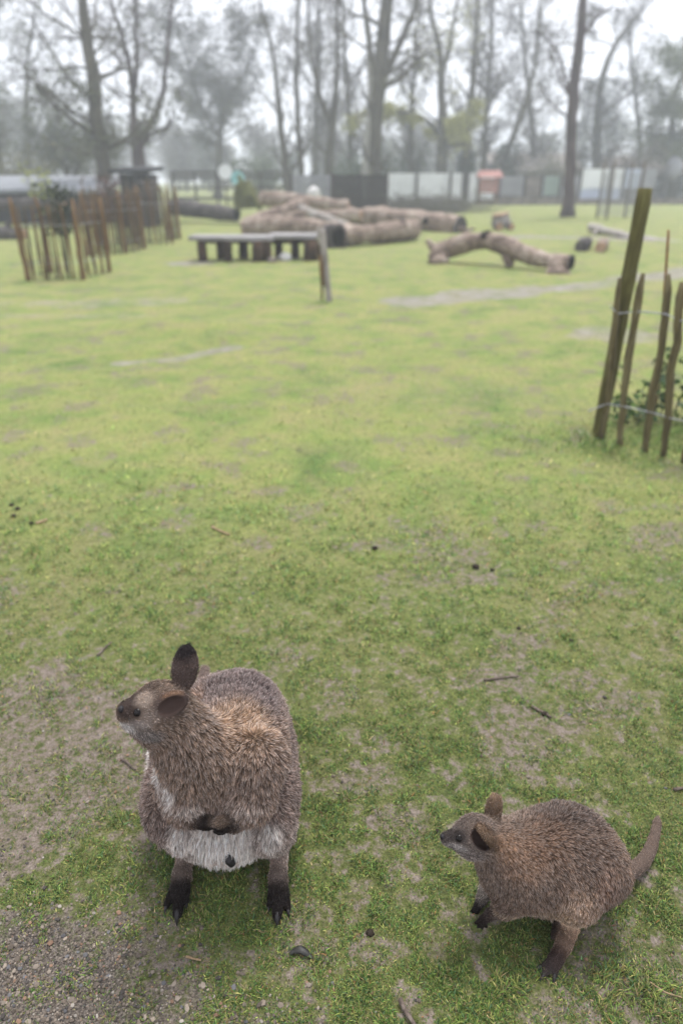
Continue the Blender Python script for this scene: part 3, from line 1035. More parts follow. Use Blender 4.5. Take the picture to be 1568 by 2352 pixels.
shed('low_shed', 'long low shed with a pale grey sloping roof behind the nearest palings', -260, 236, 26, 2.6, .95, .45, 'roof', 'black')  # black walls stand in for the shade of the open space under the roof
shed('dark_shed', 'small black shed beside the palings, under the forked tree', 279, 334, 24, 1.6, 1.55, .12, 'black', 'black')
house = shed('brown_roof_house', 'low house with a wide brown grey roof past the ivy trees', 1140, 1330, 58, 5, 1.9, 1.3, 'roof_brown', 'brick', cat='house')
for px in (1180, 1240, 1290):
    x = P(px, 440, 58)[0]
    w = box('window', MAT['panel_grey'], (x, 57.93, 1.15), (.8, .05, .8), house)
    box('pane', MAT['panel_white'], (x, 57.89, 1.15), (.66, .03, .66), w)
h2 = shed('brown_roof_house', 'pale walled low house behind the far end of the panels', 1400, 1640, 56, 5, 1.7, 1.2, 'roof_brown', 'panel_grey', cat='house')
for px in (1440, 1500):
    x = P(px, 440, 56)[0]
    w = box('window', MAT['black'], (x, 55.93, 1.1), (.8, .05, .7), h2)
    box('pane', MAT['panel_blue'], (x, 55.89, 1.1), (.66, .03, .58), w)
# round white tank on legs at the far end
tk = P(1546, 388, 53)
root = empty('white_tank', (tk[0], tk[1], 0), 'round pale tank on a stand below the leafy olive tree', 'tank')
blob('tank', MAT['panel_grey'], tk, (.55, .55, .75), root, 3, .02, 3)
for sx, sy in ((-.4, -.4), (.4, -.4), (-.4, .4), (.4, .4)):
    tube('leg', MAT['post_dark'], [(tk[0] + sx, tk[1] + sy, 0), (tk[0] + sx * .8, tk[1] + sy * .8, tk[2] - .4)], [.05, .05], root, sides=6)
# faded red playhouse
pc = P(1121, 440, 44.5)
ph = empty('playhouse', (pc[0], pc[1], 0), 'small faded red playhouse on posts between white and grey panels', 'playhouse')
for k in range(4):
    box('wall_board', MAT['pink'], (pc[0], pc[1], .75 + k * .2), (1.1, .06, .185), ph)
for sx in (-.5, .5):
    box('post', MAT['pale_red'], (pc[0] + sx, pc[1] + .1, .7), (.1, .1, 1.4), ph)
V = np.array([(-.75, -.4, 1.5), (.75, -.4, 1.5), (.75, .6, 1.5), (-.75, .6, 1.5), (-.6, .1, 1.85), (.6, .1, 1.85)]) + [pc[0], pc[1], 0]
mesh_np('roof', V, [np.array([[0, 1, 5, 4], [2, 3, 4, 5], [0, 3, 2, 1]]), np.array([[1, 2, 5], [3, 0, 4]])], MAT['pink'], ph, False)
# two small round boards on posts by the rail fence
for px, py, mt, lab in ((546, 410, 'cyan', 'small turquoise board on a thin post beside the mossy stump'), (517, 395, 'panel_white', 'small white board on a thin post left of the turquoise one')):
    p = P(px, py, 30)
    r = empty('board_sign', (p[0], p[1], 0), lab, 'sign')
    tube('post', MAT['post_dark'], [(p[0], p[1] + .05, -.05), (p[0], p[1] + .05, p[2])], [.03, .03], r, sides=6)
    tube('board', MAT[mt], [(p[0], p[1] - .02, p[2]), (p[0], p[1] + .02, p[2])], [.27, .27], r, smooth=False, sides=14)


# ------------------------------------------------------------------ logs
def log(name, label, pts_px, widths, ds, mat, seed, ends=('cutend', 'cutend'), stubs=(), rough=.06, group='fallen logs on the lawn', sides=14, hollow=(), cat='log', sink=True, flat=1.0):
    pts = np.array([P(x, y, d) for (x, y), d in zip(pts_px, ds)])
    rad = np.array([w / 2 * scale_at(p) for w, p in zip(widths, pts)])
    q, r = resample(pts, rad, 30)
    rg = np.random.default_rng(seed)
    r = r * (1 + .07 * np.interp(np.arange(30), np.arange(0, 31, 3), rg.normal(size=11)))
    mid = q[len(q) // 2]
    root = empty(name, (mid[0], mid[1], max(0.0, float((q[:, 2] - r).min()))), label, cat, group)
    J = Join()
    J.tube(q, r, sides=sides, rough=rough, seed=seed, cap=False)
    for (spx, swid, sd_) in stubs:
        sp = np.array([P(x, y, d) for (x, y), d in zip(spx, sd_)])
        sr = np.array([w / 2 * scale_at(p) for w, p in zip(swid, sp)])
        sq, srr = resample(sp, sr, 9)
        J.tube(sq, srr, sides=9, rough=.10, seed=seed + 3)
    J.build('bark_body', MAT[mat], root)
    for e, i, j in ((ends[0], 0, 1), (ends[1], -1, -2)):
        if not e:
            continue
        d = q[i] - q[j]
        d /= np.linalg.norm(d)
        R0 = r[i]
        V, Q, T = tube_arrays([q[i] - d * R0 * .25, q[i] - d * R0 * .02, q[i] + d * R0 * .03], [R0 * .985, R0 * .99, R0 * .9], sides=sides, rough=.03, seed=seed + 9)
        ring = Join().add(V, Q, T).build('cut_end', MAT[e if e != 'hollow' else 'log_dark'], root, False)
        if e == 'hollow':
            tube('hollow', MAT['hollow'], [q[i] + d * R0 * .02, q[i] + d * R0 * .06], [R0 * .72, R0 * .68], root, sides=12, rough=.08, seed=seed)
    for (hx, hy, hd, hr) in hollow:      # knot holes
        c = P(hx, hy, hd)
        k = np.argmin(np.linalg.norm(q - c, axis=1))
        nrm = CAM * [1, 1, 0] + [0, 0, .6] - q[k]
        nrm /= np.linalg.norm(nrm)
        ax = q[min(k + 1, 29)] - q[max(k - 1, 0)]
        ax /= np.linalg.norm(ax)
        nrm = nrm - ax * np.dot(nrm, ax)
        off = c - q[k]
        off = off - ax * np.dot(off, ax)
        if np.linalg.norm(off) > .02:
            nrm = nrm + off / np.linalg.norm(off) * .7
        nrm /= np.linalg.norm(nrm)
        s0 = q[k] + nrm * r[k] * .93
        tube('knot_hole', MAT['hollow'], [s0, q[k] + nrm * r[k] * 1.02], [hr, hr * .9], root, sides=10, rough=.12, seed=seed)
    return root


log('fallen_log', 'long dark charred log lying alone left of the log pile', [(396, 476), (440, 480), (490, 487), (543, 494)], [36, 34, 33, 30], [27.5, 27, 26.5, 26], 'log_dark', 51, ('log_dark', 'hollow'))
log('fallen_log', 'thick pinkish barkless log at the near left of the pile, behind the bench', [(564, 526), (620, 520), (690, 523), (760, 530), (830, 538)], [48, 50, 44, 40, 36], [20.5, 20.2, 20, 19.8, 19.6], 'log', 52, ('cutend', 'cutend'),
    stubs=[([(640, 515), (680, 490), (705, 488)], [20, 16, 12], [20.1, 20.1, 20.1])])
log('fallen_log', 'hollow log with a dark knot hole, nearest of the pile', [(776, 542), (830, 538), (890, 533), (950, 527)], [50, 42, 42, 46], [16.9, 17.4, 18.0, 18.6], 'log', 53, ('hollow', 'hollow'), hollow=[(912, 516, 18.3, .10)])
log('fallen_log', 'short dark hollow log end between the bench and the hollow log', [(752, 545), (778, 546)], [50, 50], [17.2, 16.7], 'log_dark', 54, ('log_dark', 'hollow'))
log('fallen_log', 'long mottled log at the back of the pile reaching furthest toward the arched log', [(800, 497), (870, 498), (940, 505), (1000, 511), (1058, 520)], [40, 42, 40, 42, 40], [25, 24, 23, 22, 21.2], 'log', 55, ('cutend', 'log_dark'), hollow=[(985, 505, 22, .12)],
    stubs=[([(1050, 524), (1072, 530), (1090, 524)], [18, 10, 6], [21.2, 21.2, 21.2])])
log('fallen_log', 'pale upper log resting across the back of the pile', [(600, 456), (650, 459), (720, 466), (800, 474)], [32, 32, 26, 26], [25.5, 25.2, 25, 24.8], 'log', 56, ('cutend', 'cutend'))
log('fallen_log', 'pale crooked log leaning diagonally over the thick pinkish one', [(570, 514), (615, 500), (665, 480), (702, 466)], [30, 30, 28, 24], [20.9, 21.2, 21.6, 22.0], 'log', 57)
log('fallen_log', 'grey limb slanting down to the hollow log from the pile top', [(672, 474), (712, 490), (762, 510), (800, 524)], [24, 26, 26, 28], [21.8, 21.6, 21.4, 21.2], 'log_grey', 58)
log('fallen_log', 'short log lying under the pale upper one in the middle of the pile', [(690, 500), (740, 496), (790, 494), (830, 496)], [26, 26, 26, 26], [23.4, 23.3, 23.2, 23.1], 'log', 59, ('hollow', 'cutend'))
log('arched_log', 'arched pinkish log standing clear of the grass on its stump feet',
    [(1002, 582), (1035, 568), (1075, 556), (1120, 550), (1165, 566), (1210, 585), (1255, 598), (1312, 603)], [50, 44, 42, 42, 40, 36, 34, 34],
    [13.5, 13.4, 13.2, 13.0, 12.7, 12.4, 12.2, 11.9], 'log', 60, ('log', 'hollow'), hollow=[(1128, 541, 13.0, .09)],
    stubs=[([(1003, 580), (1006, 600), (1010, 614)], [40, 42, 48], [13.4, 13.3, 13.2]), ([(1002, 575), (986, 560), (981, 550)], [26, 16, 10], [13.5, 13.5, 13.5]),
           ([(1160, 575), (1168, 598), (1172, 612)], [24, 22, 18], [12.7, 12.6, 12.6]), ([(1275, 605), (1280, 628), (1283, 640)], [38, 42, 44], [12.0, 11.9, 11.8]),
           ([(1290, 625), (1310, 638), (1322, 642)], [20, 12, 8], [11.9, 11.7, 11.6]), ([(1265, 620), (1255, 632), (1248, 640)], [18, 10, 6], [11.9, 11.8, 11.7])])
log('short_log', 'dark short log end standing left of the red ended one', [(1346, 556), (1334, 568)], [28, 28], [16.4, 15.6], 'log_dark', 61, ('log', 'log_dark'), group='short logs past the arched log', rough=.05)
log('short_log', 'short log with a red brown sawn end facing the lawn', [(1386, 558), (1378, 569)], [26, 26], [16.6, 15.4], 'log', 62, ('log', 'cutend'), group='short logs past the arched log', rough=.05)
log('fallen_log', 'pale grey log slanting away behind the red ended short log', [(1356, 522), (1390, 530), (1440, 545), (1500, 558), (1590, 573), (1660, 580)], [18, 17, 20, 22, 26, 26], [21, 20.2, 19.2, 18.6, 18.2, 18], 'log_grey', 63, ('cutend', 'cutend'),
    stubs=[([(1372, 528), (1362, 538), (1360, 545)], [9, 8, 7], [20.4, 20.2, 20.2])])
log('standing_stump', 'pale upright sawn stump on the lawn behind the arched log', [(1150, 522), (1148, 490)], [44, 38], [23.2, 23.2], 'log_grey', 64, (None, 'cutend'), group='stumps on the far lawn', cat='stump')
log('short_log', 'small dark log at the foot of the pale stump, left', [(1140, 518), (1146, 521)], [16, 16], [22.6, 22.0], 'log_dark', 65, ('log_dark', 'cutend'), group='short logs past the arched log')
log('short_log', 'small dark log lying past the foot of the pale stump', [(1168, 518), (1174, 521)], [14, 14], [22.9, 22.2], 'log_dark', 66, ('log_dark', 'cutend'), group='short logs past the arched log')
log('mossy_stump', 'mossy broken stump with one leaning spike behind the pile', [(566, 478), (562, 440), (556, 418)], [56, 50, 30], [25.8, 25.8, 25.8], 'moss', 67, (None, None), group='stumps on the far lawn', cat='stump', rough=.1,
    stubs=[([(565, 440), (553, 415), (547, 402)], [16, 12, 8], [25.8, 25.8, 25.8]), ([(570, 440), (588, 462), (598, 480)], [18, 15, 10], [25.6, 25.5, 25.4])])
log('fallen_log', 'dark low log at the frame edge beside the nearest palings', [(-90, 540), (-30, 538), (20, 537), (60, 540)], [40, 40, 34, 26], [19, 19, 19, 19], 'log_dark', 68, stubs=[([(10, 528), (22, 515), (30, 505)], [14, 12, 10], [19, 19, 19])])
log('fallen_log', 'black log lying across behind the nearest palings', [(-60, 474), (20, 470), (90, 466), (150, 470)], [30, 26, 22, 18], [24, 24, 24, 24], 'log_dark', 69)
b = P(720, 446, 27.5)
wb = blob('pale_boulder', MAT['stone_white'], (b[0], b[1], b[2]), (.24, .22, .26), None, 5, .14, 3)
tag(wb, 'small white boulder perched behind the pale upper log', 'boulder')
# brush heap behind the logs
bh = G(975, 487)
root = empty('brush_heap', bh, 'heap of cut brushwood lying between dark screen and white panels', 'brush heap')
rg = np.random.default_rng(70)
n = 1300
c = np.stack([bh[0] + rg.normal(size=n) * 1.25, bh[1] + rg.normal(size=n) * .5, np.abs(rg.normal(size=n)) * .28 * np.exp(-0), ], 1)
dv = rg.normal(size=(n, 3)) * [1, .5, .35]
dv /= np.linalg.norm(dv, axis=1, keepdims=True)
K = Join()
V, Q, T = segs_arrays(c - dv * .4, c + dv * .4 + [0, 0, .1], np.full(n, .014), np.full(n, .005))
K.add(V, Q, T, np.tile([[.12, .11, .085]], (len(V), 1)))
K.add(*leaf_arrays(c[:900] + [0, 0, .1], rg.uniform(.05, .12, 900), rg), np.repeat(np.array([[.10, .115, .055]]) * rg.uniform(.6, 1.4, (900, 1)), 4, 0))
K.build('brushwood', MAT['leaf'], root, False, 'stuff')

# wire tree guard on the far lawn
tg = G(1412, 503)
root = empty('tree_guard', tg, 'square wire tree guard on stakes near the lone bare trunk', 'tree guard')
for sx in (-.55, .55):
    for sy in (-.55, .55):
        tube('stake', MAT['pale_grey'], [(tg[0] + sx, tg[1] + sy, -.1), (tg[0] + sx, tg[1] + sy, 2.0)], [.04, .035], root, sides=6)
J = Join()
for z in np.linspace(.15, 1.6, 9):
    for a, b_ in (((-.55, -.55), (.55, -.55)), ((.55, -.55), (.55, .55)), ((.55, .55), (-.55, .55)), ((-.55, .55), (-.55, -.55))):
        J.tube([(tg[0] + a[0], tg[1] + a[1], z), (tg[0] + b_[0], tg[1] + b_[1], z)], [.009, .009], sides=3, cap=False)
for t in np.linspace(-.5, .5, 8):
    for p in ((t, -.55), (t, .55), (-.55, t), (.55, t)):
        J.tube([(tg[0] + p[0], tg[1] + p[1], .1), (tg[0] + p[0], tg[1] + p[1], 1.6)], [.009, .009], sides=3, cap=False)
J.build('wire_mesh', MAT['wire'], root, True, 'stuff')

# ------------------------------------------------------------------ log bench
bA, bB = G(452, 600), G(740, 600)
D_B = 13.8
xl, xr = P(445, 545, D_B)[0], P(742, 545, D_B)[0]
bz = P(590, 541, D_B)[2]
bench = empty('slab_bench', ((xl + xr) / 2, D_B, 0), 'long low bench of grey wooden slabs on stubby log blocks', 'bench')
W = xr - xl
for k, (dy, dz, a, c_) in enumerate(((-.19, 0, 0, .64), (.0, .006, 0, .62), (.19, .003, .0, .63))):
    box('slab', MAT['slab'], (xl + W * .31 + rng.normal() * .02, D_B + dy, bz - .035 + dz), (W * c_, .175, .075), bench, 0, .004, .012)
for k, (dy, dz) in enumerate(((-.15, .012), (.05, .02), (.24, .014))):
    box('slab', MAT['slab'], (xl + W * .80 + rng.normal() * .02, D_B + .15 + dy, bz - .03 + dz), (W * .42, .185, .07), bench, .02, .004, .012)


def block(px, w, d, h=None, name='block', mt='block', seed=0):
    x = P(px, 580, d)[0]
    wz = w * scale_at(P(px, 580, d))
    tube(name, MAT[mt], [(x, d, -.03), (x, d, .2), (x, d, (h or bz - .08))], [wz * .52, wz * .5, wz * .5], bench, sides=9, rough=.06, seed=seed)


for i, (px, w, d) in enumerate(((466, 22, 13.65), (508, 20, 13.95), (524, 20, 13.55), (592, 26, 13.5), (612, 26, 13.6), (678, 20, 14.1), (714, 34, 13.7), (560, 22, 14.1), (640, 20, 14.2))):
    block(px, w, d, seed=80 + i)
xm = P(640, 580, 14.1)[0]
box('brace', MAT['block'], ((xl + xr) / 2, 14.0, bz - .115), (W * .9, .09, .07), bench, 0, .004)
for i, (px, py, w, lab) in enumerate(((655, 600, 22, 'rounded grey stone under the bench by its last block'), (625, 604, 16, 'smaller dark grey stone under the middle of the bench'))):
    p = G(px, py)
    s = scale_at(p) * w
    tag(blob('stone', MAT['stone_white' if i == 0 else 'brick'], (p[0], p[1], s * .35), (s * .75, s * .55, s * .55), None, 84 + i, .12, 2), lab, 'stone', 'stones under the bench')

# ------------------------------------------------------------------ leaning marker post with strut
mp_ = G(757, 692)
top = P(736, 523, mp_[1] + .05)
root = empty('marker_post', mp_, 'lone grey wooden post with a thin prop standing in the middle lawn', 'post')
s = scale_at(mp_)
tube('post', MAT['log_grey'], [mp_ + [0, 0, -.1], (mp_ + top) / 2, top], [7.5 * s, 8 * s, 9.5 * s], root, sides=8, rough=.05, n=14, seed=3)
b0 = G(740, 688)
tube('prop', MAT['pale_grey'], [b0 + [0, .02, -.05], P(738, 640, b0[1]), P(740, 600, mp_[1] + .03), P(733, 560, mp_[1] + .04)], [2.5 * s, 4 * s, 6 * s, 6 * s], root, sides=6, rough=.1, n=10, seed=4)
tube('bracket', MAT['pale_red'], [P(741, 655, mp_[1] - .03), P(738, 620, mp_[1] - .03), P(735, 585, mp_[1] - .02)], [3 * s, 4 * s, 3 * s], root, sides=6, rough=.1, seed=6)


# ------------------------------------------------------------------ paling pens round saplings
def pale_arrays(p, top, r, seed, lean=(0, 0), rough=.10, point=True, n=9):
    rg = np.random.default_rng(seed)
    p = np.asarray(p, float)
    e = np.array([p[0] + lean[0], p[1] + lean[1], top])
    t = np.linspace(0, 1, n)[:, None]
    q = p * (1 - t) + e * t
    w = np.zeros((n, 3))
    w[1:-1, :2] = np.cumsum(rg.normal(size=(n - 2, 2)) * r * .16, axis=0)
    w -= t * w[-2]
    q = q + w
    rr = r * (1.12 - .3 * t[:, 0]) * (1 + .06 * rg.normal(size=n))
    if point:
        rr[-1] *= .45
    return tube_arrays(q, rr, sides=7, rough=rough, seed=seed, flat=.75)


def pen(label, corners, top, seed, per=6, post_w=.05):
    """corners: four ground points, front pair first"""
    cx = np.mean(corners, axis=0)
    root = empty('paling_pen', (cx[0], cx[1], 0), label, 'paling pen', 'paling pens on the lawn')
    k = 0
    rg = np.random.default_rng(seed)
    for i in range(4):
        a, b_ = corners[i], corners[(i + 1) % 4]
        V, Q, T = pale_arrays((a[0], a[1], -.1), top + .06 + rg.normal() * .02, post_w, seed * 50 + k, rg.normal(size=2) * .02, .07)
        Join().add(V, Q, T).build('corner_post', MAT['pale_red'], root)
        k += 1
        pr_ = per if i % 2 == 0 or seed > 3 else max(2, per // 2)
        for j in range(1, pr_):
            t = j / pr_ + rg.normal() * .02
            p = a * (1 - t) + b_ * t
            V, Q, T = pale_arrays((p[0], p[1], -.02), top + rg.normal() * .05,   .015 + rg.uniform(0, .009), seed * 50 + k, rg.normal(size=2) * .035)
            Join().add(V, Q, T).build('pale', MAT['pale_grey' if rg.uniform() < .7 else 'pale_red'], root)
            k += 1
    for z in (.22, top * .72):
        pts = [np.array([c[0], c[1], z]) for c in list(corners) + [corners[0]]]
        tube('tie_wire', MAT['wire'], pts, [.004] * 5, root, sides=4)
    return root, cx


def quad(px0, px1, py, depth, jit=0):
    a, b_ = G(px0, py)[:2], G(px1, py + jit)[:2]
    return [a, b_, b_ + np.array([0.12, depth]), a + np.array([-.02, depth])]


p1, c1_ = pen('nearest paling pen, reddish stakes open to the lawn at the frame edge', quad(66, 190, 640, 1.0, -3), 1.06, 3, 8, .05)
p2, c2_ = pen('middle paling pen, dense brown stakes behind the nearest one', quad(205, 288, 588, 1.1, -6), 1.14, 4, 7, .042)
p3, c3_ = pen('furthest paling pen, short row next to the dark log', quad(308, 383, 556, 1.0, -2), 1.18, 5, 6, .045)


def sapling(label, c, h, n, col, seed, r=.25):
    rg = np.random.default_rng(seed)
    root = empty('sapling', (c[0], c[1], 0), label, 'sapling', 'saplings in the paling pens')
    tube('stem', MAT['bark'], [(c[0], c[1], -.05), (c[0] + .02, c[1], h * .5), (c[0], c[1] + .03, h)], [.022, .018, .008], root, sides=6)
    K = Join()
    pp = np.stack([c[0] + rg.normal(size=n) * r * .5, c[1] + rg.normal(size=n) * r * .5, rg.uniform(h * .45, h * 1.05, n)], 1)
    K.add(*leaf_arrays(pp, rg.uniform(.04, .09, n), rg), np.repeat(np.array([col]) * rg.uniform(.5, 1.5, (n, 1)), 4, 0))
    K.build('foliage', MAT['leaf'], root, False, 'stuff')


sapling('dark leaved sapling inside the nearest paling pen', c1_, 1.3, 420, (.035, .045, .025), 91)
sapling('twiggy brown sapling inside the middle paling pen', c2_, 1.4, 420, (.10, .062, .05), 92, .3)
sapling('grey twiggy sapling inside the furthest paling pen', c3_, 1.35, 300, (.12, .10, .09), 93, .25)
# trunk guard of close brown stakes round the leaning tree
sc = G(262, 575)
root = empty('stake_screen', (sc[0], sc[1] + 1.6, 0), 'row of tall brown stakes standing behind the middle pen', 'paling fence')
rg = np.random.default_rng(94)
for k in range(16):
    p = np.array([sc[0] - 1.05 + k * .13, sc[1] + 1.7 + rg.normal() * .02, -.05])
    V, Q, T = pale_arrays(p, 1.3 + rg.normal() * .06, .03, 700 + k, rg.normal(size=2) * .03)
    Join().add(V, Q, T).build('pale', MAT['pale_red' if k % 3 == 0 else 'pale_grey'], root)
tube('tie_wire', MAT['wire'], [(sc[0] - 1.1, sc[1] + 1.66, .9), (sc[0] + .95, sc[1] + 1.66, .9)], [.004, .004], root, sides=4)

# ------------------------------------------------------------------ near paling fence
fb = g3(1372, 1003)
fence = empty('paling_fence', fb, 'mossy chestnut paling fence with one tall round post on the near lawn', 'fence')
ptop = P(1481, 432, fb[1] + .02)
s = scale_at(fb)
rg = np.random.default_rng(100)
pb = fb + [0.0, 0, -.1]
n = 20
t = np.linspace(0, 1, n)[:, None]
q = pb * (1 - t) + ptop * t
V, Q, T = tube_arrays(q, np.full(n, .0385) * (1 + .03 * rg.normal(size=n)), sides=16, rough=.018, seed=100)
Join().add(V, Q, T).build('post', MAT['post'], fence)
PALES = [((1380, 1008), (1422, 638), .021), ((1424, 1022), (1476, 628), .0235), ((1481, 1036), (1533, 630), .0235), ((1522, 1048), (1566, 648), .023),
         ((1568, 1062), (1618, 640), .022), ((1622, 1074), (1676, 650), .022), ((1676, 1088), (1738, 640), .023), ((1730, 1100), (1796, 650), .022), ((1790, 1116), (1862, 650), .023)]
wl, wu = [], []
for i, ((bx, by), (tx, ty), r) in enumerate(PALES):
    p = g3(bx, by)
    tp = P(tx, ty, p[1] + .01)
    n = 14
    t = np.linspace(0, 1, n)[:, None]
    q = (p + [0, 0, -.03]) * (1 - t) + tp * t
    w = np.cumsum(rg.normal(size=(n, 2)) * .0045, axis=0)
    w = w - t * w[-1] - (1 - t) * w[0]
    q[:, :2] += w
    rr = r * (0.95 + .12 * t[:, 0]) * (1 + .07 * rg.normal(size=n))
    rr[-1] *= .5
    rr[-2] *= .9
    V, Q, T = tube_arrays(q, rr, sides=9, rough=.08, seed=110 + i, flat=.8)
    Join().add(V, Q, T).build('pale', MAT['pale'], fence)
    for f, lst in ((.245, wl), (.80, wu)):
        c = p * (1 - f) + tp * f
        lst.append(c + [0, -r * 1.15, 0])
for lst, first in ((wl, P(1358, 944, fb[1] - .05)), (wu, P(1408, 703, fb[1] - .05))):
    pts = [first + [-.02, .0, 0]] + lst
    pts = np.array(pts)
    qq, _ = resample(pts, np.ones(len(pts)), 120)
    tt = np.linspace(0, 60, 120)
    for ph in (0, math.pi):     # two strands twisted together
        q2 = qq + np.stack([0 * tt, np.cos(tt + ph) * .003, np.sin(tt + ph) * .003], 1)
        tube('wire', MAT['wire'], q2, np.full(120, .0022), fence, sides=5)
p = g3(1512, 960)
p[1] += .05
tube('rod', MAT['rust'], [p + [0, 0, -.05], P(1520, 750, p[1]), P(1534, 528, p[1])], [.008, .009, .007], fence, sides=6, n=12, rough=.08, seed=7)
# plant climbing behind the fence
rg = np.random.default_rng(120)
pl0 = g3(1535, 985)
root = empty('bramble_plant', pl0, 'dark green leafy bramble growing behind the near paling fence', 'plant')
J, K = Join(), Join()
for k in range(34):
    a0 = pl0 + [rg.uniform(-.32, .55), rg.uniform(.04, .30), 0]
    h = rg.uniform(.10, .55) * (1 if a0[0] > pl0[0] - .1 else .45)
    e = a0 + [rg.normal() * .10, rg.normal() * .08, h]
    m_ = (a0 + e) / 2 + [rg.normal() * .04, 0, h * .12]
    J.tube([a0, m_, e], [.0035, .003, .0015], sides=4, n=7)
    nl = int(8 + h * 40)
    tt = rg.uniform(.15, 1.05, (nl, 1))
    pp = np.where(tt < .5, a0 + (m_ - a0) * tt * 2, m_ + (e - m_) * (tt * 2 - 1)) + rg.normal(size=(nl, 3)) * .028
    colr = np.array([(.05, .11, .025), (.035, .075, .022), (.09, .15, .035), (.06, .10, .05)])[rg.integers(0, 4, nl)]
    K.add(*leaf_arrays(pp, rg.uniform(.025, .055, nl), rg), np.repeat(colr * rg.uniform(.7, 1.3, (nl, 1)), 4, 0))
J.build('stem', MAT['bark'], root)
K.build('foliage', MAT['leaf'], root, False, 'stuff')


# ------------------------------------------------------------------ grass, moss and gravel close by
def build_grass():
    rg = np.random.default_rng(200)
    n = 1750000
    # sample so that density falls off with distance
    u = rg.uniform(size=n)
    y = 0.45 * (6.5 / 0.45) ** (u ** 1.15)
    x = rg.uniform(-1, 1, n) * (0.95 * y + .75)
    gr, so, mu = masks(x, y)
    clump = fbm(x, y, 26, 210, 3)
    broad = fbm(x, y, 2.2, 220, 3)
    edge = np.abs(x) / (0.95 * y + .75)
    keep = (1 - .6 * sstep(.62, 1.0, edge)) * (1 - .93 * sstep(1.4, 3.7, y)) * (1 - .66 * gr) * (1 - .9 * so) * (1 - .9 * mu) * (.10 + .10 * sstep(1.2, 2.5, y) + .84 * tuft(x, y))
    keep = np.maximum(keep, .55 * np.exp(-(((x - fb[0] - .35) / .8) ** 2 + ((y - fb[1] + .1) / .4) ** 2)))
    i = rg.uniform(size=n) < keep
    x, y, gr, so, clump, broad = x[i], y[i], gr[i], so[i], clump[i], broad[i]
    n = len(x)
    z = gz(x, y)
    far = np.clip(y / 2.2, .75, 1.5)
    ln = rg.uniform(.005, .018, n) * far * (.75 + .9 * sstep(.5, .75, clump) + 1.3 * sstep(.66, .82, fbm(x, y, 9, 240, 3))) * (1 - .4 * gr)
    # lusher in the shelter of the fence
    f = np.exp(-(((x - fb[0] - .35) / .8) ** 2 + ((y - fb[1]) / .35) ** 2))
    ln = ln * (1 + 1.2 * f)
    wd = rg.uniform(.0008, .0017, n) * far * 1.1
    a = rg.uniform(0, 2 * math.pi, n)
    tilt = rg.uniform(.25, 1.5, n)
    dirv = np.stack([np.cos(a) * np.sin(tilt), np.sin(a) * np.sin(tilt), np.cos(tilt)], 1)
    side = np.stack([-np.sin(a), np.cos(a), rg.normal(size=n) * .3], 1)
    base = np.stack([x, y, z - .001], 1)
    mid = base + dirv * (ln * .55)[:, None]
    d2 = dirv.copy()
    d2[:, 2] -= .45
    d2 /= np.linalg.norm(d2, axis=1, keepdims=True)
    tip = mid + d2 * (ln * .5)[:, None]
    w = side * wd[:, None]
    V = np.stack([base - w, base + w, mid + w * .7, mid - w * .7, tip], 1).reshape(-1, 3)
    o = np.arange(n)[:, None] * 5
    Q = np.concatenate([o, o + 1, o + 2, o + 3], 1)
    T = np.concatenate([o + 3, o + 2, o + 4], 1)
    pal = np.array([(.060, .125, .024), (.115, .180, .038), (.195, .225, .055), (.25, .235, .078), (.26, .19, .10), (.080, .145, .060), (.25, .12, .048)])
    pr = np.stack([.9 + .5 * (clump - .5) - .3 * gr, 1.3 * np.ones(n), .6 + 1.2 * (broad - .3), .45 + .7 * so + .5 * gr, .26 + .4 * so, .55 * np.ones(n), .05 + .06 * so], 1)
    pr = np.clip(pr, .01, None)
    pr = np.cumsum(pr, 1)
    k = (rg.uniform(size=n)[:, None] * pr[:, -1:] > pr).sum(1)
    c = pal[k] * np.exp(rg.normal(size=(n, 1)) * .38) * (.78 + .55 * sstep(1.0, 3.2, y))[:, None]  # blade colour darkened close by, imitating shade seen between steeply viewed blades
    # greener by the fence
    c = c * (1 - f[:, None] * .6) + np.array([.065, .145, .025]) * f[:, None] * .6
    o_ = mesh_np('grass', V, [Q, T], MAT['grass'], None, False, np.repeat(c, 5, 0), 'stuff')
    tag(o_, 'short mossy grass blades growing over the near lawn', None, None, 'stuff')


build_grass()


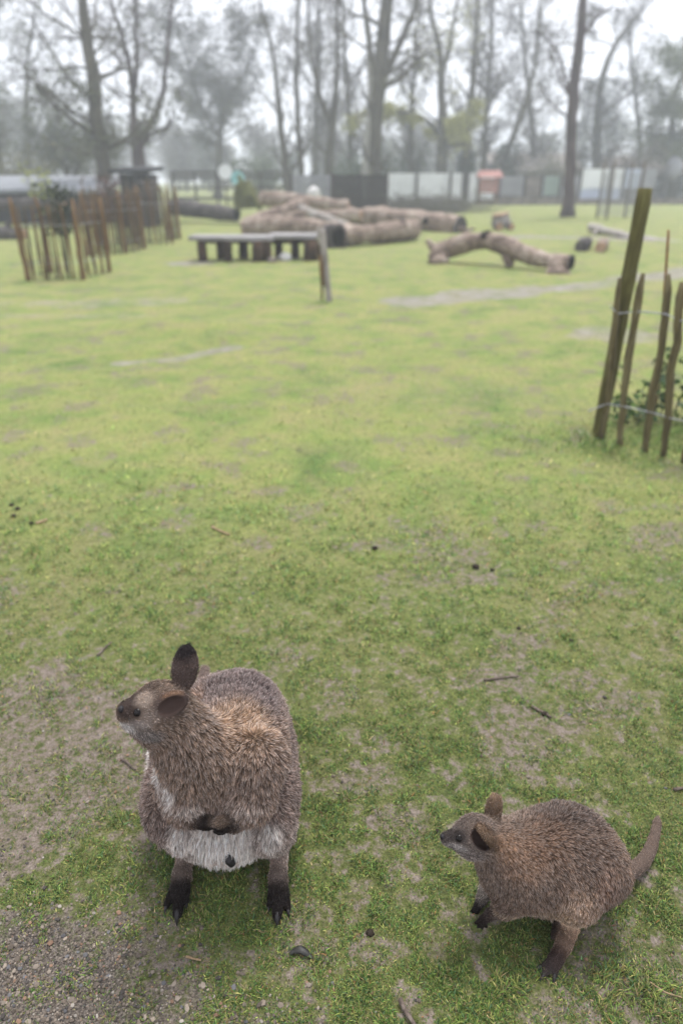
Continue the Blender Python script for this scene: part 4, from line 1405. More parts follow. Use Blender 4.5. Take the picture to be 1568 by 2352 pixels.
def build_gravel():
    rg = np.random.default_rng(230)
    n = 300000
    y = rg.uniform(.5, 2.4, n)
    x = rg.uniform(-1.9, .9, n)
    gr, so, mu = masks(x, y)
    i = rg.uniform(size=n) < np.clip(gr ** 1.5 * .9 + .012 * so + .003, 0, 1)
    x, y, gr = x[i], y[i], gr[i]
    n = len(x)
    bm = bmesh.new()
    bmesh.ops.create_icosphere(bm, subdivisions=1, radius=1)
    v0 = np.array([v.co[:] for v in bm.verts])
    f0 = np.array([[v.index for v in f.verts] for f in bm.faces])
    bm.free()
    s = np.clip(rg.lognormal(-6.15, .42, n), .0012, .0068)
    sc = s[:, None] * rg.uniform(.6, 1.25, (n, 3)) * [1, 1, .7]
    ang = rg.uniform(0, 2 * math.pi, n)
    ca, sa = np.cos(ang), np.sin(ang)
    V = v0[None] * sc[:, None, :] * (1 + rg.normal(size=(n, len(v0), 1)) * .14)
    X = V[..., 0] * ca[:, None] - V[..., 1] * sa[:, None]
    Y = V[..., 0] * sa[:, None] + V[..., 1] * ca[:, None]
    V = np.stack([X + x[:, None], Y + y[:, None], V[..., 2] + (gz(x, y) + s * .25)[:, None]], -1).reshape(-1, 3)
    Fc = (f0[None] + np.arange(n)[:, None, None] * len(v0)).reshape(-1, 3)
    pal = np.array([(.092, .073, .057), (.148, .118, .092), (.215, .177, .14), (.050, .043, .038), (.27, .24, .205), (.19, .115, .075), (.10, .097, .10)])
    k = rg.choice(7, n, p=[.24, .28, .16, .17, .03, .06, .06])
    c = pal[k] * rg.uniform(.75, 1.25, (n, 1))
    o_ = mesh_np('gravel', V, Fc, MAT['gravel'], None, False, np.repeat(c, len(v0), 0), 'stuff')
    tag(o_, 'small grey brown stones strewn over the path corner', None, None, 'stuff')


build_gravel()


# ------------------------------------------------------------------ litter on the lawn
def stick(label, pts, w, mat, seed, name='stick', up=.006):
    q = np.array([g3(x, y, up) for x, y in pts])
    s_ = scale_at(q[0])
    o_ = tube(name, MAT[mat], q, [w * s_ * .5 * k for k in np.linspace(1, .7, len(q))], None, sides=6, n=10, rough=.12, seed=seed)
    return tag(o_, label, 'stick')


stick('thick grey stick with a red tip at the bottom edge', [(918, 2304), (926, 2325), (945, 2352), (965, 2385)], 13, 'stick', 1, up=.010)
stick('thin orange twig lying at the bottom corner past the small wallaby', [(1490, 2262), (1525, 2285), (1570, 2300)], 4, 'stick_pale', 2)
stick('short tan twig on the grass below the large wallaby', [(428, 2198), (445, 2204), (462, 2208)], 6, 'stick_pale', 3)
stick('pale twig lying on the open lawn above the large wallaby', [(487, 1212), (505, 1222), (527, 1229)], 6, 'stick_pale', 4)
stick('pale twig beside the dark droppings', [(84, 1206), (98, 1202), (109, 1196)], 8, 'stick_pale', 5)
stick('dark thin stick lying left of the large wallaby ear', [(224, 1510), (245, 1490), (258, 1478)], 5, 'stick', 6)
stick('grey brown stick on the bare patch above the small wallaby', [(1110, 1566), (1150, 1560), (1190, 1556)], 6, 'stick', 7)
stick('dark stick poking in at the frame edge above the small wallaby tail', [(1545, 1818), (1570, 1812), (1600, 1810)], 8, 'stick', 8)
stick('thin brown stick on bare soil beside the large wallaby shoulder', [(278, 1745), (295, 1755), (312, 1770)], 6, 'stick', 9)
stick('short dark stick in front of the small wallaby nose on the lawn', [(1220, 1625), (1250, 1640), (1265, 1650)], 9, 'stick', 10)
# curled black leaf
q = np.array([g3(x, y, dz) for x, y, dz in ((664, 2192, .003), (676, 2187, .010), (690, 2188, .012), (704, 2195, .008), (719, 2203, .003))])
o_ = tube('dead_leaf', MAT['deadleaf'], q, [.003, .007, .008, .006, .002], None, sides=6, n=12, rough=.12, seed=11, flat=.35)
tag(o_, 'curled black dead leaf on the grass between the wallabies', 'dead leaf')
DR = [((28, 1163), 12, 'round dark dropping on the lawn, closest to the frame edge of its group'), ((42, 1172), 12, 'dark dropping, topmost of the group by the pale twig'), ((33, 1190), 14, 'largest dark dropping of the group by the pale twig'),
      ((74, 1206), 11, 'dark dropping touching the pale twig'), ((1092, 1302), 18, 'crumbly dark dropping on the mid lawn right of centre'), ((860, 1262), 14, 'dark dropping on the lawn near the middle of the picture'),
      ((1130, 1308), 10, 'small dark dropping just past the crumbly one'), ((1250, 1640), 16, 'dark clod by the short stick above the small wallaby'), ((850, 2145), 20, 'crumbled dark soil clod between the wallabies'),
      ((1190, 1445), 10, 'small dark dropping halfway down the lawn, toward the fence side'), ((1310, 1475), 10, 'dark dropping near the bare spot beneath the fence side lawn'), ((1005, 1910), 12, 'dark dropping right at the small wallaby nose')]
for i, ((px, py), w, lab) in enumerate(DR):
    p = g3(px, py)
    s_ = scale_at(p) * w * .5
    tag(blob('dropping', MAT['dung'], (p[0], p[1], p[2] + s_ * .45), (s_, s_ * .85, s_ * .7), None, 300 + i, .22, 2), lab, 'dropping', 'droppings and clods on the lawn')


# ------------------------------------------------------------------ wallabies
def sd_prims(prims, X, want=None):
    """distances of points X (n,3) to every primitive -> (k,n)"""
    out = []
    for p in prims:
        out.append(sd_one(p, X))
    return np.array(out)


def sd_one(p, X):
    if p['t'] == 'cone':
        a, b_ = p['a'], p['b']
        ba = b_ - a
        h = np.clip(((X - a) @ ba) / np.dot(ba, ba), 0, 1)
        return np.linalg.norm(X - a - h[..., None] * ba, axis=-1) - (p['ra'] + (p['rb'] - p['ra']) * h)
    q = (X - p['c']) @ p['R']
    r = p['r']
    k0 = np.linalg.norm(q / r, axis=-1)
    k1 = np.linalg.norm(q / (r * r), axis=-1)
    return k0 * (k0 - 1) / np.maximum(k1, 1e-6)


def smin(a, b_, k):
    h = np.maximum(k - np.abs(a - b_), 0) / k
    return np.minimum(a, b_) - h * h * k * .25


def surface_nets(D, org, h):
    s = D < 0
    nx, ny, nz_ = D.shape
    cells = np.zeros((nx - 1, ny - 1, nz_ - 1), np.int8)
    for dx in (0, 1):
        for dy in (0, 1):
            for dz in (0, 1):
                cells += s[dx:nx - 1 + dx, dy:ny - 1 + dy, dz:nz_ - 1 + dz]
    act = (cells > 0) & (cells < 8)
    idx = -np.ones(act.shape, np.int64)
    I = np.argwhere(act)
    idx[act] = np.arange(len(I))
    acc = np.zeros((len(I), 3))
    cnt = np.zeros(len(I))
    cor = [(a, b_, c) for a in (0, 1) for b_ in (0, 1) for c in (0, 1)]
    for i, c0 in enumerate(cor):
        for c1 in cor[i + 1:]:
            if sum(abs(np.array(c0) - c1)) != 1:
                continue
            d0 = D[I[:, 0] + c0[0], I[:, 1] + c0[1], I[:, 2] + c0[2]]
            d1 = D[I[:, 0] + c1[0], I[:, 1] + c1[1], I[:, 2] + c1[2]]
            x = (d0 < 0) != (d1 < 0)
            t = d0 / np.where(x, d0 - d1, 1)
            acc += np.where(x[:, None], np.array(c0) + t[:, None] * (np.array(c1) - c0), 0)
            cnt += x
    V = (I + acc / cnt[:, None]) * h + org
    faces = []
    for ax in range(3):
        o1, o2 = [k for k in range(3) if k != ax]
        sl0 = [slice(1, -1)] * 3
        sl1 = [slice(1, -1)] * 3
        sl0[ax] = slice(0, D.shape[ax] - 1)
        sl1[ax] = slice(1, D.shape[ax])
        a, b_ = s[tuple(sl0)], s[tuple(sl1)]
        e = np.argwhere(a != b_)
        inside = a[e[:, 0], e[:, 1], e[:, 2]]
        e = e.copy()
        e[:, o1] += 1
        e[:, o2] += 1
        q = []
        for d1, d2 in ((-1, -1), (0, -1), (0, 0), (-1, 0)):
            c = e.copy()
            c[:, o1] += d1
            c[:, o2] += d2
            q.append(idx[c[:, 0], c[:, 1], c[:, 2]])
        q = np.stack(q, 1)
        flip = inside if ax != 1 else ~inside
        q[~flip] = q[~flip][:, ::-1]
        faces.append(q)
    return V, np.concatenate(faces)


class Animal:
    def __init__(self):
        self.p, self.carve, self.paint = [], [], []
        self.inner = (.10, .066, .055)

    def cone(self, a, b_, ra, rb, col, fur=.012, flow=None, k=.03):
        a, b_ = np.asarray(a, float), np.asarray(b_, float)
        fl = (b_ - a) / np.linalg.norm(b_ - a) if flow is None else np.asarray(flow, float)
        self.p.append(dict(t='cone', a=a, b=b_, ra=ra, rb=rb, col=np.array(col), fur=fur, flow=fl, k=k))

    def ell(self, c, r, col, fur=.014, flow=(0, 0, -1), k=.03, R=None):
        self.p.append(dict(t='ell', c=np.asarray(c, float), r=np.asarray(r, float), col=np.array(col), fur=fur, flow=np.array(flow, float), k=k, R=np.eye(3) if R is None else R))

    def ear(self, base, tip, wide, n, col, thick=.0105, cut=.0045):
        """leaf-shaped, hollowed on the side n faces"""
        base, tip, n = np.asarray(base, float), np.asarray(tip, float), np.asarray(n, float)
        ax = tip - base
        L = np.linalg.norm(ax)
        ax /= L
        n = n - ax * np.dot(n, ax)
        n /= np.linalg.norm(n)
        sd_ = np.cross(ax, n)
        R = np.stack([sd_, n, ax], 1)
        c = base + ax * L * .5
        self.ell(c, (wide, thick, L * .56), col, .0055, ax, .010, R)
        self.carve.append(dict(t='ell', c=c + n * (thick * 1.0) + ax * L * .02, r=np.array([wide * .78, thick * 1.25, L * .45]), R=R, k=.004))

    def build(self, name, label, h, fur_n, pal_seed, group, lock=None, dark=1.0):
        lo, hi = np.full(3, 9.), np.full(3, -9.)
        bb = []
        for p in self.p:
            if p['t'] == 'cone':
                r = max(p['ra'], p['rb'])
                l_, h_ = np.minimum(p['a'], p['b']) - r, np.maximum(p['a'], p['b']) + r
            else:
                e = np.sqrt(((p['R'] * p['r']) ** 2).sum(1))
                l_, h_ = p['c'] - e, p['c'] + e
            bb.append((l_, h_))
            lo, hi = np.minimum(lo, l_), np.maximum(hi, h_)
        lo, hi = lo - .03, hi + .03
        n = np.ceil((hi - lo) / h).astype(int) + 1
        D = np.full(n, .05, np.float64)
        gx = [lo[k] + np.arange(n[k]) * h for k in range(3)]
        for p, (l_, h_) in zip(self.p, bb):
            i0 = np.maximum(((l_ - .05 - lo) / h).astype(int), 0)
            i1 = np.minimum(((h_ + .05 - lo) / h).astype(int) + 2, n)
            X = np.stack(np.meshgrid(gx[0][i0[0]:i1[0]], gx[1][i0[1]:i1[1]], gx[2][i0[2]:i1[2]], indexing='ij'), -1)
            sl = tuple(slice(i0[k], i1[k]) for k in range(3))
            D[sl] = smin(D[sl], np.minimum(sd_one(p, X), .05), p['k'])
        for p in self.carve:
            e = np.sqrt(((p['R'] * p['r']) ** 2).sum(1)) + .02
            i0 = np.maximum(((p['c'] - e - lo) / h).astype(int), 0)
            i1 = np.minimum(((p['c'] + e - lo) / h).astype(int) + 2, n)
            X = np.stack(np.meshgrid(gx[0][i0[0]:i1[0]], gx[1][i0[1]:i1[1]], gx[2][i0[2]:i1[2]], indexing='ij'), -1)
            sl = tuple(slice(i0[k], i1[k]) for k in range(3))
            D[sl] = -smin(-D[sl], sd_one(p, X), p['k'])
        V, Fq = surface_nets(D, lo, h)
        self.bvh = BVHTree.FromPolygons([tuple(v) for v in V.tolist()], [tuple(f) for f in Fq.tolist()])
        on = []
        for (px, py, r_, pc, s_, *fl) in self.paint:
            loc, nrm, i, dd = self.bvh.ray_cast(Vector(CAM), Vector(ray(px, py)).normalized())
            if loc is not None:
                on.append((np.array(loc), np.array(r_), pc, s_, *fl))
        self.paint = on
        root = empty(name, (float(V[:, 0].mean()), float(V[:, 1].mean()), 0), label, 'wallaby', group)
        col, fur, flow = self.fields(V)
        ins = np.zeros(len(V))
        for p in self.carve:
            ins = np.maximum(ins, sstep(.0035, .0008, np.abs(sd_one(p, V))))
        col = col * (1 - ins[:, None]) + np.array(self.inner) * ins[:, None]
        body = mesh_np('body', V, Fq, MAT['skin'], root, True, col)
        self.V, self.F = V, Fq
        self.root = root
        self.fur_mesh(fur_n, pal_seed, ins)
        return root

    def fields(self, X):
        d = sd_prims(self.p, X)
        w = np.exp(-(d - d.min(0)) / .006)
        w /= w.sum(0)
        col = np.einsum('kn,kc->nc', w, np.array([p['col'] for p in self.p]))
        fur = np.einsum('kn,k->n', w, np.array([p['fur'] for p in self.p]))
        flow = np.einsum('kn,kc->nc', w, np.array([p['flow'] for p in self.p]))
        for (c, r, pc, s_, *fl) in self.paint:
            dd = np.linalg.norm((X - c) / r, axis=-1)
            f = (1 - sstep(.42, 1.18, dd)) * s_
            col = col * (1 - f[:, None]) + np.array(pc) * f[:, None]
            if fl:
                fur = fur * (1 - f) + fl[0] * f
        return col, fur, flow

    def fur_mesh(self, N, seed, ins, drop=()):
        rg = np.random.default_rng(seed)
        V, Fq = self.V, self.F
        T = np.concatenate([Fq[:, [0, 1, 2]], Fq[:, [0, 2, 3]]])
        A, B, C = V[T[:, 0]], V[T[:, 1]], V[T[:, 2]]
        nr_ = np.cross(B - A, C - A)
        ar = np.linalg.norm(nr_, axis=1)
        mask = ins[T].max(1) < .3
        pw = ar * mask
        # vertex normals for a smooth coat
        vn = np.zeros_like(V)
        for k in range(3):
            np.add.at(vn, T[:, k], nr_)
        vn /= np.linalg.norm(vn, axis=1, keepdims=True) + 1e-12
        t = rg.choice(len(T), N, p=pw / pw.sum())
        u, v = rg.uniform(size=N), rg.uniform(size=N)
        f = u + v > 1
        u[f], v[f] = 1 - u[f], 1 - v[f]
        X = A[t] + (B - A)[t] * u[:, None] + (C - A)[t] * v[:, None]
        n = vn[T[t, 0]] * (1 - u - v)[:, None] + vn[T[t, 1]] * u[:, None] + vn[T[t, 2]] * v[:, None]
        n /= np.linalg.norm(n, axis=1, keepdims=True) + 1e-12
        col, fur, flow = self.fields(X)
        keep = (fur > .0012) & (X[:, 2] > .004)
        for c, r in getattr(self, 'bald', []):
            keep &= np.linalg.norm(X - c, axis=1) > r
        X, n, col, fur, flow = X[keep], n[keep], col[keep], fur[keep], flow[keep]
        N = len(X)
        # locks: hairs lean toward the nearest of a set of lock centres
        M = max(200, N // 20)
        ci = rg.choice(N, M, replace=False)
        kd = KDTree(M)
        for j, i in enumerate(ci):
            kd.insert(X[i].tolist(), j)
        kd.balance()
        near = np.array([kd.find(x)[1] for x in X.tolist()])
        lockdir = rg.normal(size=(M, 3)) * .24
        locklum = np.exp(rg.normal(size=M) * .15)
        tan = flow - n * np.sum(flow * n, 1, keepdims=True)
        tl = np.linalg.norm(tan, axis=1, keepdims=True)
        tan = tan / np.maximum(tl, .15)
        lift = np.clip(.62 - .1 * (fur < .008), .3, 1)[:, None]
        locklen = np.exp(rg.normal(size=M) * .20)
        L = fur * .80 * rg.uniform(.55, 1.2, N) * locklen[near]
        d0 = n * lift + tan * .75 + lockdir[near] + rg.normal(size=(N, 3)) * .16
        d0 /= np.linalg.norm(d0, axis=1, keepdims=True)
        # never dive into the body
        dn = np.sum(d0 * n, 1, keepdims=True)
        d0 = np.where(dn < .22, d0 + n * (.22 - dn), d0)
        d0 /= np.linalg.norm(d0, axis=1, keepdims=True)
        d1 = d0 + tan * .45 + rg.normal(size=(N, 3)) * .08
        d1[:, 2] -= .10
        dn = np.sum(d1 * n, 1, keepdims=True)
        d1 = np.where(dn < .10, d1 + n * (.10 - dn), d1)
        d1 /= np.linalg.norm(d1, axis=1, keepdims=True)
        K = 4
        pts = np.zeros((N, K, 3))
        pts[:, 0] = X - n * .0008
        pts[:, 1] = X + d0 * (L * .36)[:, None]
        pts[:, 2] = pts[:, 1] + (d0 + d1) * .5 * (L * .34)[:, None]
        pts[:, 3] = pts[:, 2] + d1 * (L * .34)[:, None]
        # pull the tips of a lock together
        tipc = (X[ci] + n[ci] * (fur[ci] * .55)[:, None] + tan[ci] * (fur[ci] * .7)[:, None])[near]
        pull = np.clip(fur / .016, 0, 1)[:, None] * .26
        pts[:, 3] = pts[:, 3] * (1 - pull) + tipc * pull
        pts[:, 2] = pts[:, 2] * (1 - pull * .4) + tipc * pull * .4
        pts[:, :, 2] = np.maximum(pts[:, :, 2], .003)
        rad = np.array([1.0, .95, .7, .12])[None] * rg.uniform(.00024, .00044, (N, 1)) * np.clip(fur / .012, .75, 1.3)[:, None]
        # agouti banding: dark root deepened for shade between hairs, the coat's colour, then a pale or a dark tip
        lum = (locklum[near] * np.exp(rg.normal(size=N) * .38))[:, None]
        base = col * lum
        kind = rg.uniform(size=N)
        grey = col.mean(1, keepdims=True)
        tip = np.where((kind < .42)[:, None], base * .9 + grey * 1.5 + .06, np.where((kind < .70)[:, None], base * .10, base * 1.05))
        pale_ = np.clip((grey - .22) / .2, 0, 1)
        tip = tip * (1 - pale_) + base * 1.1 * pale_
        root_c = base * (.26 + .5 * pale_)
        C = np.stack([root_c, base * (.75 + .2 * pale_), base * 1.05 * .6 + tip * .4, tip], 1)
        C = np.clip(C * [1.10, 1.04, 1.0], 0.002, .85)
        hc = bpy.data.hair_curves.new('fur')
        hc.add_curves([K] * N)
        off = np.array(world_loc(self.root), dtype=np.float32)
        P_ = (pts.reshape(-1, 3) - off).astype(np.float32)
        hc.attributes['position'].data.foreach_set('vector', P_.ravel()) if 'position' in hc.attributes else hc.points.foreach_set('position', P_.ravel())
        ra = hc.attributes.get('radius') or hc.attributes.new('radius', 'FLOAT', 'POINT')
        ra.data.foreach_set('value', rad.astype(np.float32).ravel())
        ca = hc.attributes.new('hcol', 'FLOAT_COLOR', 'POINT')
        cc = np.ones((N * K, 4), np.float32)
        cc[:, :3] = C.reshape(-1, 3)
        ca.data.foreach_set('color', cc.ravel())
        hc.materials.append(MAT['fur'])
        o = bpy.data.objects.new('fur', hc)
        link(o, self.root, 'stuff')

    def hit(self, px, py):
        r = ray(px, py)
        loc, nrm, i, d = self.bvh.ray_cast(Vector(CAM), Vector(r).normalized())
        return np.array(loc), np.array(nrm)

    def ball(self, name, mat, c, r):
        return blob(name, MAT[mat], c, r, self.root, 1, 0.0, 3)

    def claw(self, a, b_, r):
        a, b_ = np.asarray(a, float), np.asarray(b_, float)
        m_ = (a + b_) / 2 + np.array([0, 0, r * .9])
        tube('claw', MAT['claw'], [a, m_, b_], [r, r * .8, r * .12], self.root, sides=8, n=8)


# colours of the coat
C_GREY = (.200, .142, .108)
C_BACK = (.180, .132, .112)
C_TAN = (.30, .20, .13)
C_HEAD = (.20, .145, .108)
C_PALE = (.60, .56, .53)
C_DARK = (.014, .010, .009)
C_MUZ = (.060, .042, .036)
C_RUFF = (.190, .135, .100)
C_WHITE = (.70, .67, .64)
DOWN = (0, -.1, -1)

# --- the large one, sitting up with its head turned
w = Animal()
w.ell((-.279, 1.205, .182), (.166, .145, .178), C_BACK, .017, (0, .45, -1), .03)                 # rump and back
w.ell((-.256, 1.068, .128), (.102, .092, .100), C_PALE, .026, (0, -.25, -1), .05)               # belly and pouch
w.ell(P(386, 1822, 1.10), (.050, .10, .088), C_BACK, .014, (0, .3, -1), .03)                    # thighs
w.ell(P(634, 1822, 1.10), (.050, .10, .088), C_BACK, .014, (0, .3, -1), .03)
w.ell(P(430, 1896, 1.03), (.032, .045, .052), (.24, .195, .17), .016, (0, 0, -1), .04)                    # knees
w.ell(P(618, 1896, 1.03), (.032, .045, .052), (.24, .195, .17), .016, (0, 0, -1), .04)
w.ell(P(500, 1768, 1.035), (.092, .088, .108), C_GREY, .017, (0, -.2, -1), .05)                 # chest
w.ell(P(545, 1712, 1.10), (.100, .095, .075), C_GREY, .014, (.5, .4, -.6), .05)                  # shoulders
w.cone(P(545, 1690, 1.12), P(550, 1640, 1.20), .085, .095, C_BACK, .013, (.1, .8, -.2), .05)       # upper back
w.cone(P(392, 1650, .990), P(452, 1732, 1.00), .051, .072, C_RUFF, .018, (.15, -.1, -1), .035)     # neck
hd = P(374, 1620, .985)
w.ell(hd, (.047, .043, .043), C_HEAD, .0075, (1, .1, -.25), .03)                                # skull
w.cone(P(350, 1630, .972), P(293, 1634, .955), .036, .0195, C_HEAD, .0045, (1, .1, -.1), .03)       # muzzle
w.cone(P(348, 1664, .965), P(300, 1659, .955), .026, .0130, C_HEAD, .0050, (1, 0, -.4), .02)        # jaw
w.ell(P(356, 1664, .962), (.034, .030, .032), C_HEAD, .009, (1, 0, -.5), .03)                    # cheek
C_EAR = (.105, .074, .064)
w.ear(P(422, 1582, 1.005), P(429, 1486, 1.045), .0275, (-.55, .75, .1), C_EAR, .013)
w.ear(P(358, 1632, .945), P(428, 1602, .965), .0215, (-.25, -1, .10), C_EAR, .014)
for (ex, s_) in ((1, 1),):
    w.cone(P(592, 1745, 1.005), P(580, 1835, .965), .055, .038, C_GREY, .018, (0, -.1, -1), .04)
    w.cone(P(580, 1835, .965), P(535, 1886, .945), .034, .019, C_GREY, .014, (-.4, -.1, -.7), .025)
w.cone(P(535, 1886, .938), P(508, 1895, .927), .017, .0145, C_DARK, .004, None, .010)
w.cone(P(412, 1800, 1.0), P(420, 1850, .960), .045, .030, C_GREY, .016, (0, -.1, -1), .04)
w.cone(P(420, 1850, .960), P(440, 1878, .935), .026, .018, C_GREY, .014, (.2, -.1, -1), .02)
w.cone(P(444, 1884, .930), P(476, 1893, .926), .0125, .0115, C_DARK, .003, None, .010)
for k, (fx, fy) in enumerate(((494, 1909), (502, 1914), (512, 1913), (522, 1908))):
    w.cone(P(506 + k * 3, 1899, .923), P(fx, fy, .926), .0064, .0044, C_DARK, .0015, None, .004)
for k, (fx, fy) in enumerate(((486, 1899), (478, 1904), (467, 1904), (456, 1899))):
    w.cone(P(474 - k * 4, 1894, .923), P(fx, fy, .925), .0062, .0044, C_DARK, .0015, None, .004)
claws = []
for sgn, heel, ball, toe in ((-1, G(424, 1972, .03), G(413, 2046, .022), G(408, 2098, .012)), (1, G(640, 1975, .03), G(638, 2054, .022), G(637, 2104, .012))):
    kn = P(424 if sgn < 0 else 630, 1910, 1.03)
    up_ = heel * .45 + ball * .55 + [0, 0, .004]
    w.cone(kn, heel + [0, .015, .03], .040, .020, (.27, .22, .19), .010, (0, 0, -1), .03)
    w.cone(heel + [0, .02, 0], up_, .0185, .0175, (.44, .34, .285), .006, (0, -1, -.2), .02)
    w.cone(up_, ball, .0180, .0205, C_DARK, .008, (0, -1, -.2), .008)
    w.cone(ball + [0, .006, 0], toe, .0150, .0100, C_DARK, .003, None, .010)
    o5 = ball + np.array([sgn * .023, -.026, -.009])
    w.cone(ball + np.array([sgn * .012, .014, -.003]), o5, .0105, .0070, C_DARK, .002, None, .005)
    i2 = ball + np.array([-sgn * .018, -.018, -.010])
    w.cone(ball + np.array([-sgn * .010, .012, -.003]), i2, .0080, .0055, C_DARK, .002, None, .005)
    dirv = (toe - ball) / np.linalg.norm(toe - ball)
    claws.append((toe - dirv * .004 + [0, 0, .004], toe + dirv * .021 + [0, 0, -.006], .0068))
    claws.append((o5, o5 + dirv * .015 + [sgn * .003, 0, -.004], .0045))
    claws.append((i2, i2 + dirv * .014 + [0, 0, -.002], .003))
tl = [np.array(v) for v in ((-.27, 1.32, .085), (-.30, 1.43, .05), (-.36, 1.52, .035))] + [G(463, 1592, .03), G(470, 1538, .03)]
tr = [.055, .042, .032, .024, .013]
for a_, b_, ra, rb in zip(tl[:-1], tl[1:], tr[:-1], tr[1:]):
    w.cone(a_, b_, ra, rb, C_BACK, .008, None, .03)
# markings
w.paint += [(414, 1930, np.array([.026, .05, .038]), C_PALE, .8, .022), (622, 1925, np.array([.026, .05, .036]), C_PALE, .8, .022), (290, 1626, np.array([.026, .05, .023]), C_MUZ, .95), (335, 1583, np.array([.036, .03, .012]), (.10, .072, .058), .7), (290, 1672, np.array([.024, .03, .015]), C_WHITE, .72), (322, 1664, np.array([.026, .02, .010]), (.36, .31, .28), .8),
            (330, 1606, np.array([.022, .02, .017]), (.40, .32, .26), .85), (345, 1645, np.array([.020, .02, .016]), (.30, .24, .20), .7), (338, 1692, np.array([.036, .03, .018]), (.17, .16, .155), .7), (314, 1637, np.array([.0125, .02, .011]), (.05, .034, .028), .85),
            (428, 1482, np.array([.05, .05, .028]), (.012, .010, .012), .9), (396, 1592, np.array([.03, .03, .010]), (.21, .12, .07), .7), (385, 1622, np.array([.016, .012, .016]), (.012, .008, .008), .95),
            (448, 1612, np.array([.035, .05, .04]), (.29, .175, .10), .7), (555, 1665, np.array([.085, .09, .075]), C_TAN, .95),
            (350, 1735, np.array([.010, .05, .030]), C_PALE, .8, .018), (366, 1780, np.array([.012, .05, .034]), C_PALE, .85, .018), (390, 1824, np.array([.016, .05, .032]), C_PALE, .85, .018),
            (432, 1862, np.array([.032, .05, .014]), (.42, .36, .32), .75, .016), (565, 1858, np.array([.05, .04, .018]), (.30, .25, .22), .5), (600, 1575, np.array([.2, .1, .05]), (.12, .096, .098), .7),
            (680, 1760, np.array([.030, .12, .14]), (.14, .108, .10), .5),
            (515, 1978, np.array([.055, .05, .024]), (.47, .36, .31), .8, .005), (505, 1874, np.array([.030, .03, .009]), (.33, .235, .17), .7, .012)]
w.bald = []
wal1 = None


def finish(an, name, label, h, n, seed, group, eye_px, eye_r, nose_px, nose_r, head_c, claws):
    # find where eyes and nose sit on the bare body first, so that the coat stays clear of them
    an.bald = []
    save = an.fur_mesh
    an.fur_mesh = lambda *a, **k: None
    root = an.build(name, label, h, n, seed, group)
    an.fur_mesh = save
    e, en = an.hit(*eye_px)
    no, nn = an.hit(*nose_px)
    hc = np.asarray(head_c, float)
    axis = (no - hc) / np.linalg.norm(no - hc)
    upv = np.array([0, 0, 1.0]) - axis * axis[2]
    upv /= np.linalg.norm(upv)
    lat = np.cross(axis, upv)
    rel = e - hc
    side = rel - 2 * lat * np.dot(rel, lat)
    far = hc + side
    out = lat * (-np.sign(np.dot(rel, lat)))
    loc, nrm, _, _ = an.bvh.ray_cast(Vector(far + out * .08), Vector(-out))
    e2 = np.array(loc) if loc is not None else far
    e2 = e2 - out * eye_r * .4 - upv * eye_r
    an.bald = [(e, eye_r * 1.15), (e2, eye_r * .9), (no, nose_r[1] * 1.1)]
    ins = np.zeros(len(an.V))
    for p in an.carve:
        ins = np.maximum(ins, sstep(.0035, .0008, np.abs(sd_one(p, an.V))))
    an.fur_mesh(n, seed, ins)
    for c, nm in ((e, en), (e2, out)):
        c = c - nm * eye_r * .68
        an.ball('eye', 'eye', c, (eye_r, eye_r, eye_r))
    an.ball('nose', 'nose', no - nn * nose_r[0] * .3, nose_r)
    for a_, b_, r in claws:
        an.claw(a_, b_, r)
    rg = np.random.default_rng(seed + 7)
    J = Join()
    for sg in (1, -1):
        for k in range(9):
            p0 = no - axis * (.010 + .012 * rg.uniform()) + lat * sg * nose_r[1] * 1.5 - upv * (.004 + .008 * rg.uniform())
            dr = lat * sg * rg.uniform(.5, 1) + axis * rg.uniform(-.5, .5) - upv * rg.uniform(.1, .6)
            dr = dr / np.linalg.norm(dr) * rg.uniform(.018, .034)
            J.tube([p0, p0 + dr * .5, p0 + dr - upv * .004], [.00030, .00024, .00008], sides=3, cap=False)
    J.build('whiskers', MAT['claw'], root, True, 'stuff')
    return root


G_W = 'wallabies on the near lawn'
finish(w, 'wallaby', 'large grey brown wallaby sitting up with white belly and head turned sideways', .0036, 200000, 401, G_W, (315, 1637), .0092, (278, 1628), (.0055, .0075, .0062), hd, claws)
# dark tip of a young one's limb poking from the pouch
pp_, pn = w.hit(529, 1966)
pn = pn / np.linalg.norm(pn)
q = [pp_ + pn * .002 + np.array([-.008, 0, .016]), pp_ + pn * .013 + np.array([-.002, 0, .006]), pp_ + pn * .013 + np.array([.004, 0, -.006]), pp_ + pn * .008 + np.array([.009, 0, -.014])]
tube('pouch_young', MAT['claw'], q, [.005, .0105, .0095, .0025], w.root, sides=10, n=10, rough=.03, seed=2, flat=.6)

# --- the small one, crouching in profile
s2 = Animal()
B2 = (.150, .102, .074)
s2.ell(P(1302, 1960, .965), (.098, .090, .100), B2, .012, (.55, .1, -.8), .03)
s2.ell(P(1200, 1992, .94), (.076, .064, .078), B2, .012, (.35, 0, -1), .07)
s2.ell(P(1258, 1980, .95), (.086, .078, .082), B2, .012, (.45, 0, -.9), .05)
s2.cone(P(1122, 1930, .928), P(1180, 1972, .938), .038, .066, (.165, .120, .092), .010, (.6, 0, -.8), .05)
hd2 = P(1092, 1912, .922)
s2.ell(hd2, (.0365, .034, .034), (.150, .116, .098), .0050, (1, 0, .1), .02)
s2.cone(P(1072, 1922, .914), P(1023, 1924, .908), .0260, .0105, (.140, .112, .098), .0032, (1, 0, 0), .02)
s2.cone(P(1076, 1940, .910), P(1030, 1932, .907), .0180, .0075, (.24, .215, .20), .0035, (1, 0, -.3), .015)
s2.ell(P(1085, 1940, .908), (.024, .022, .022), (.19, .16, .145), .006, (1, 0, -.4), .02)
C_E2 = (.21, .140, .090)
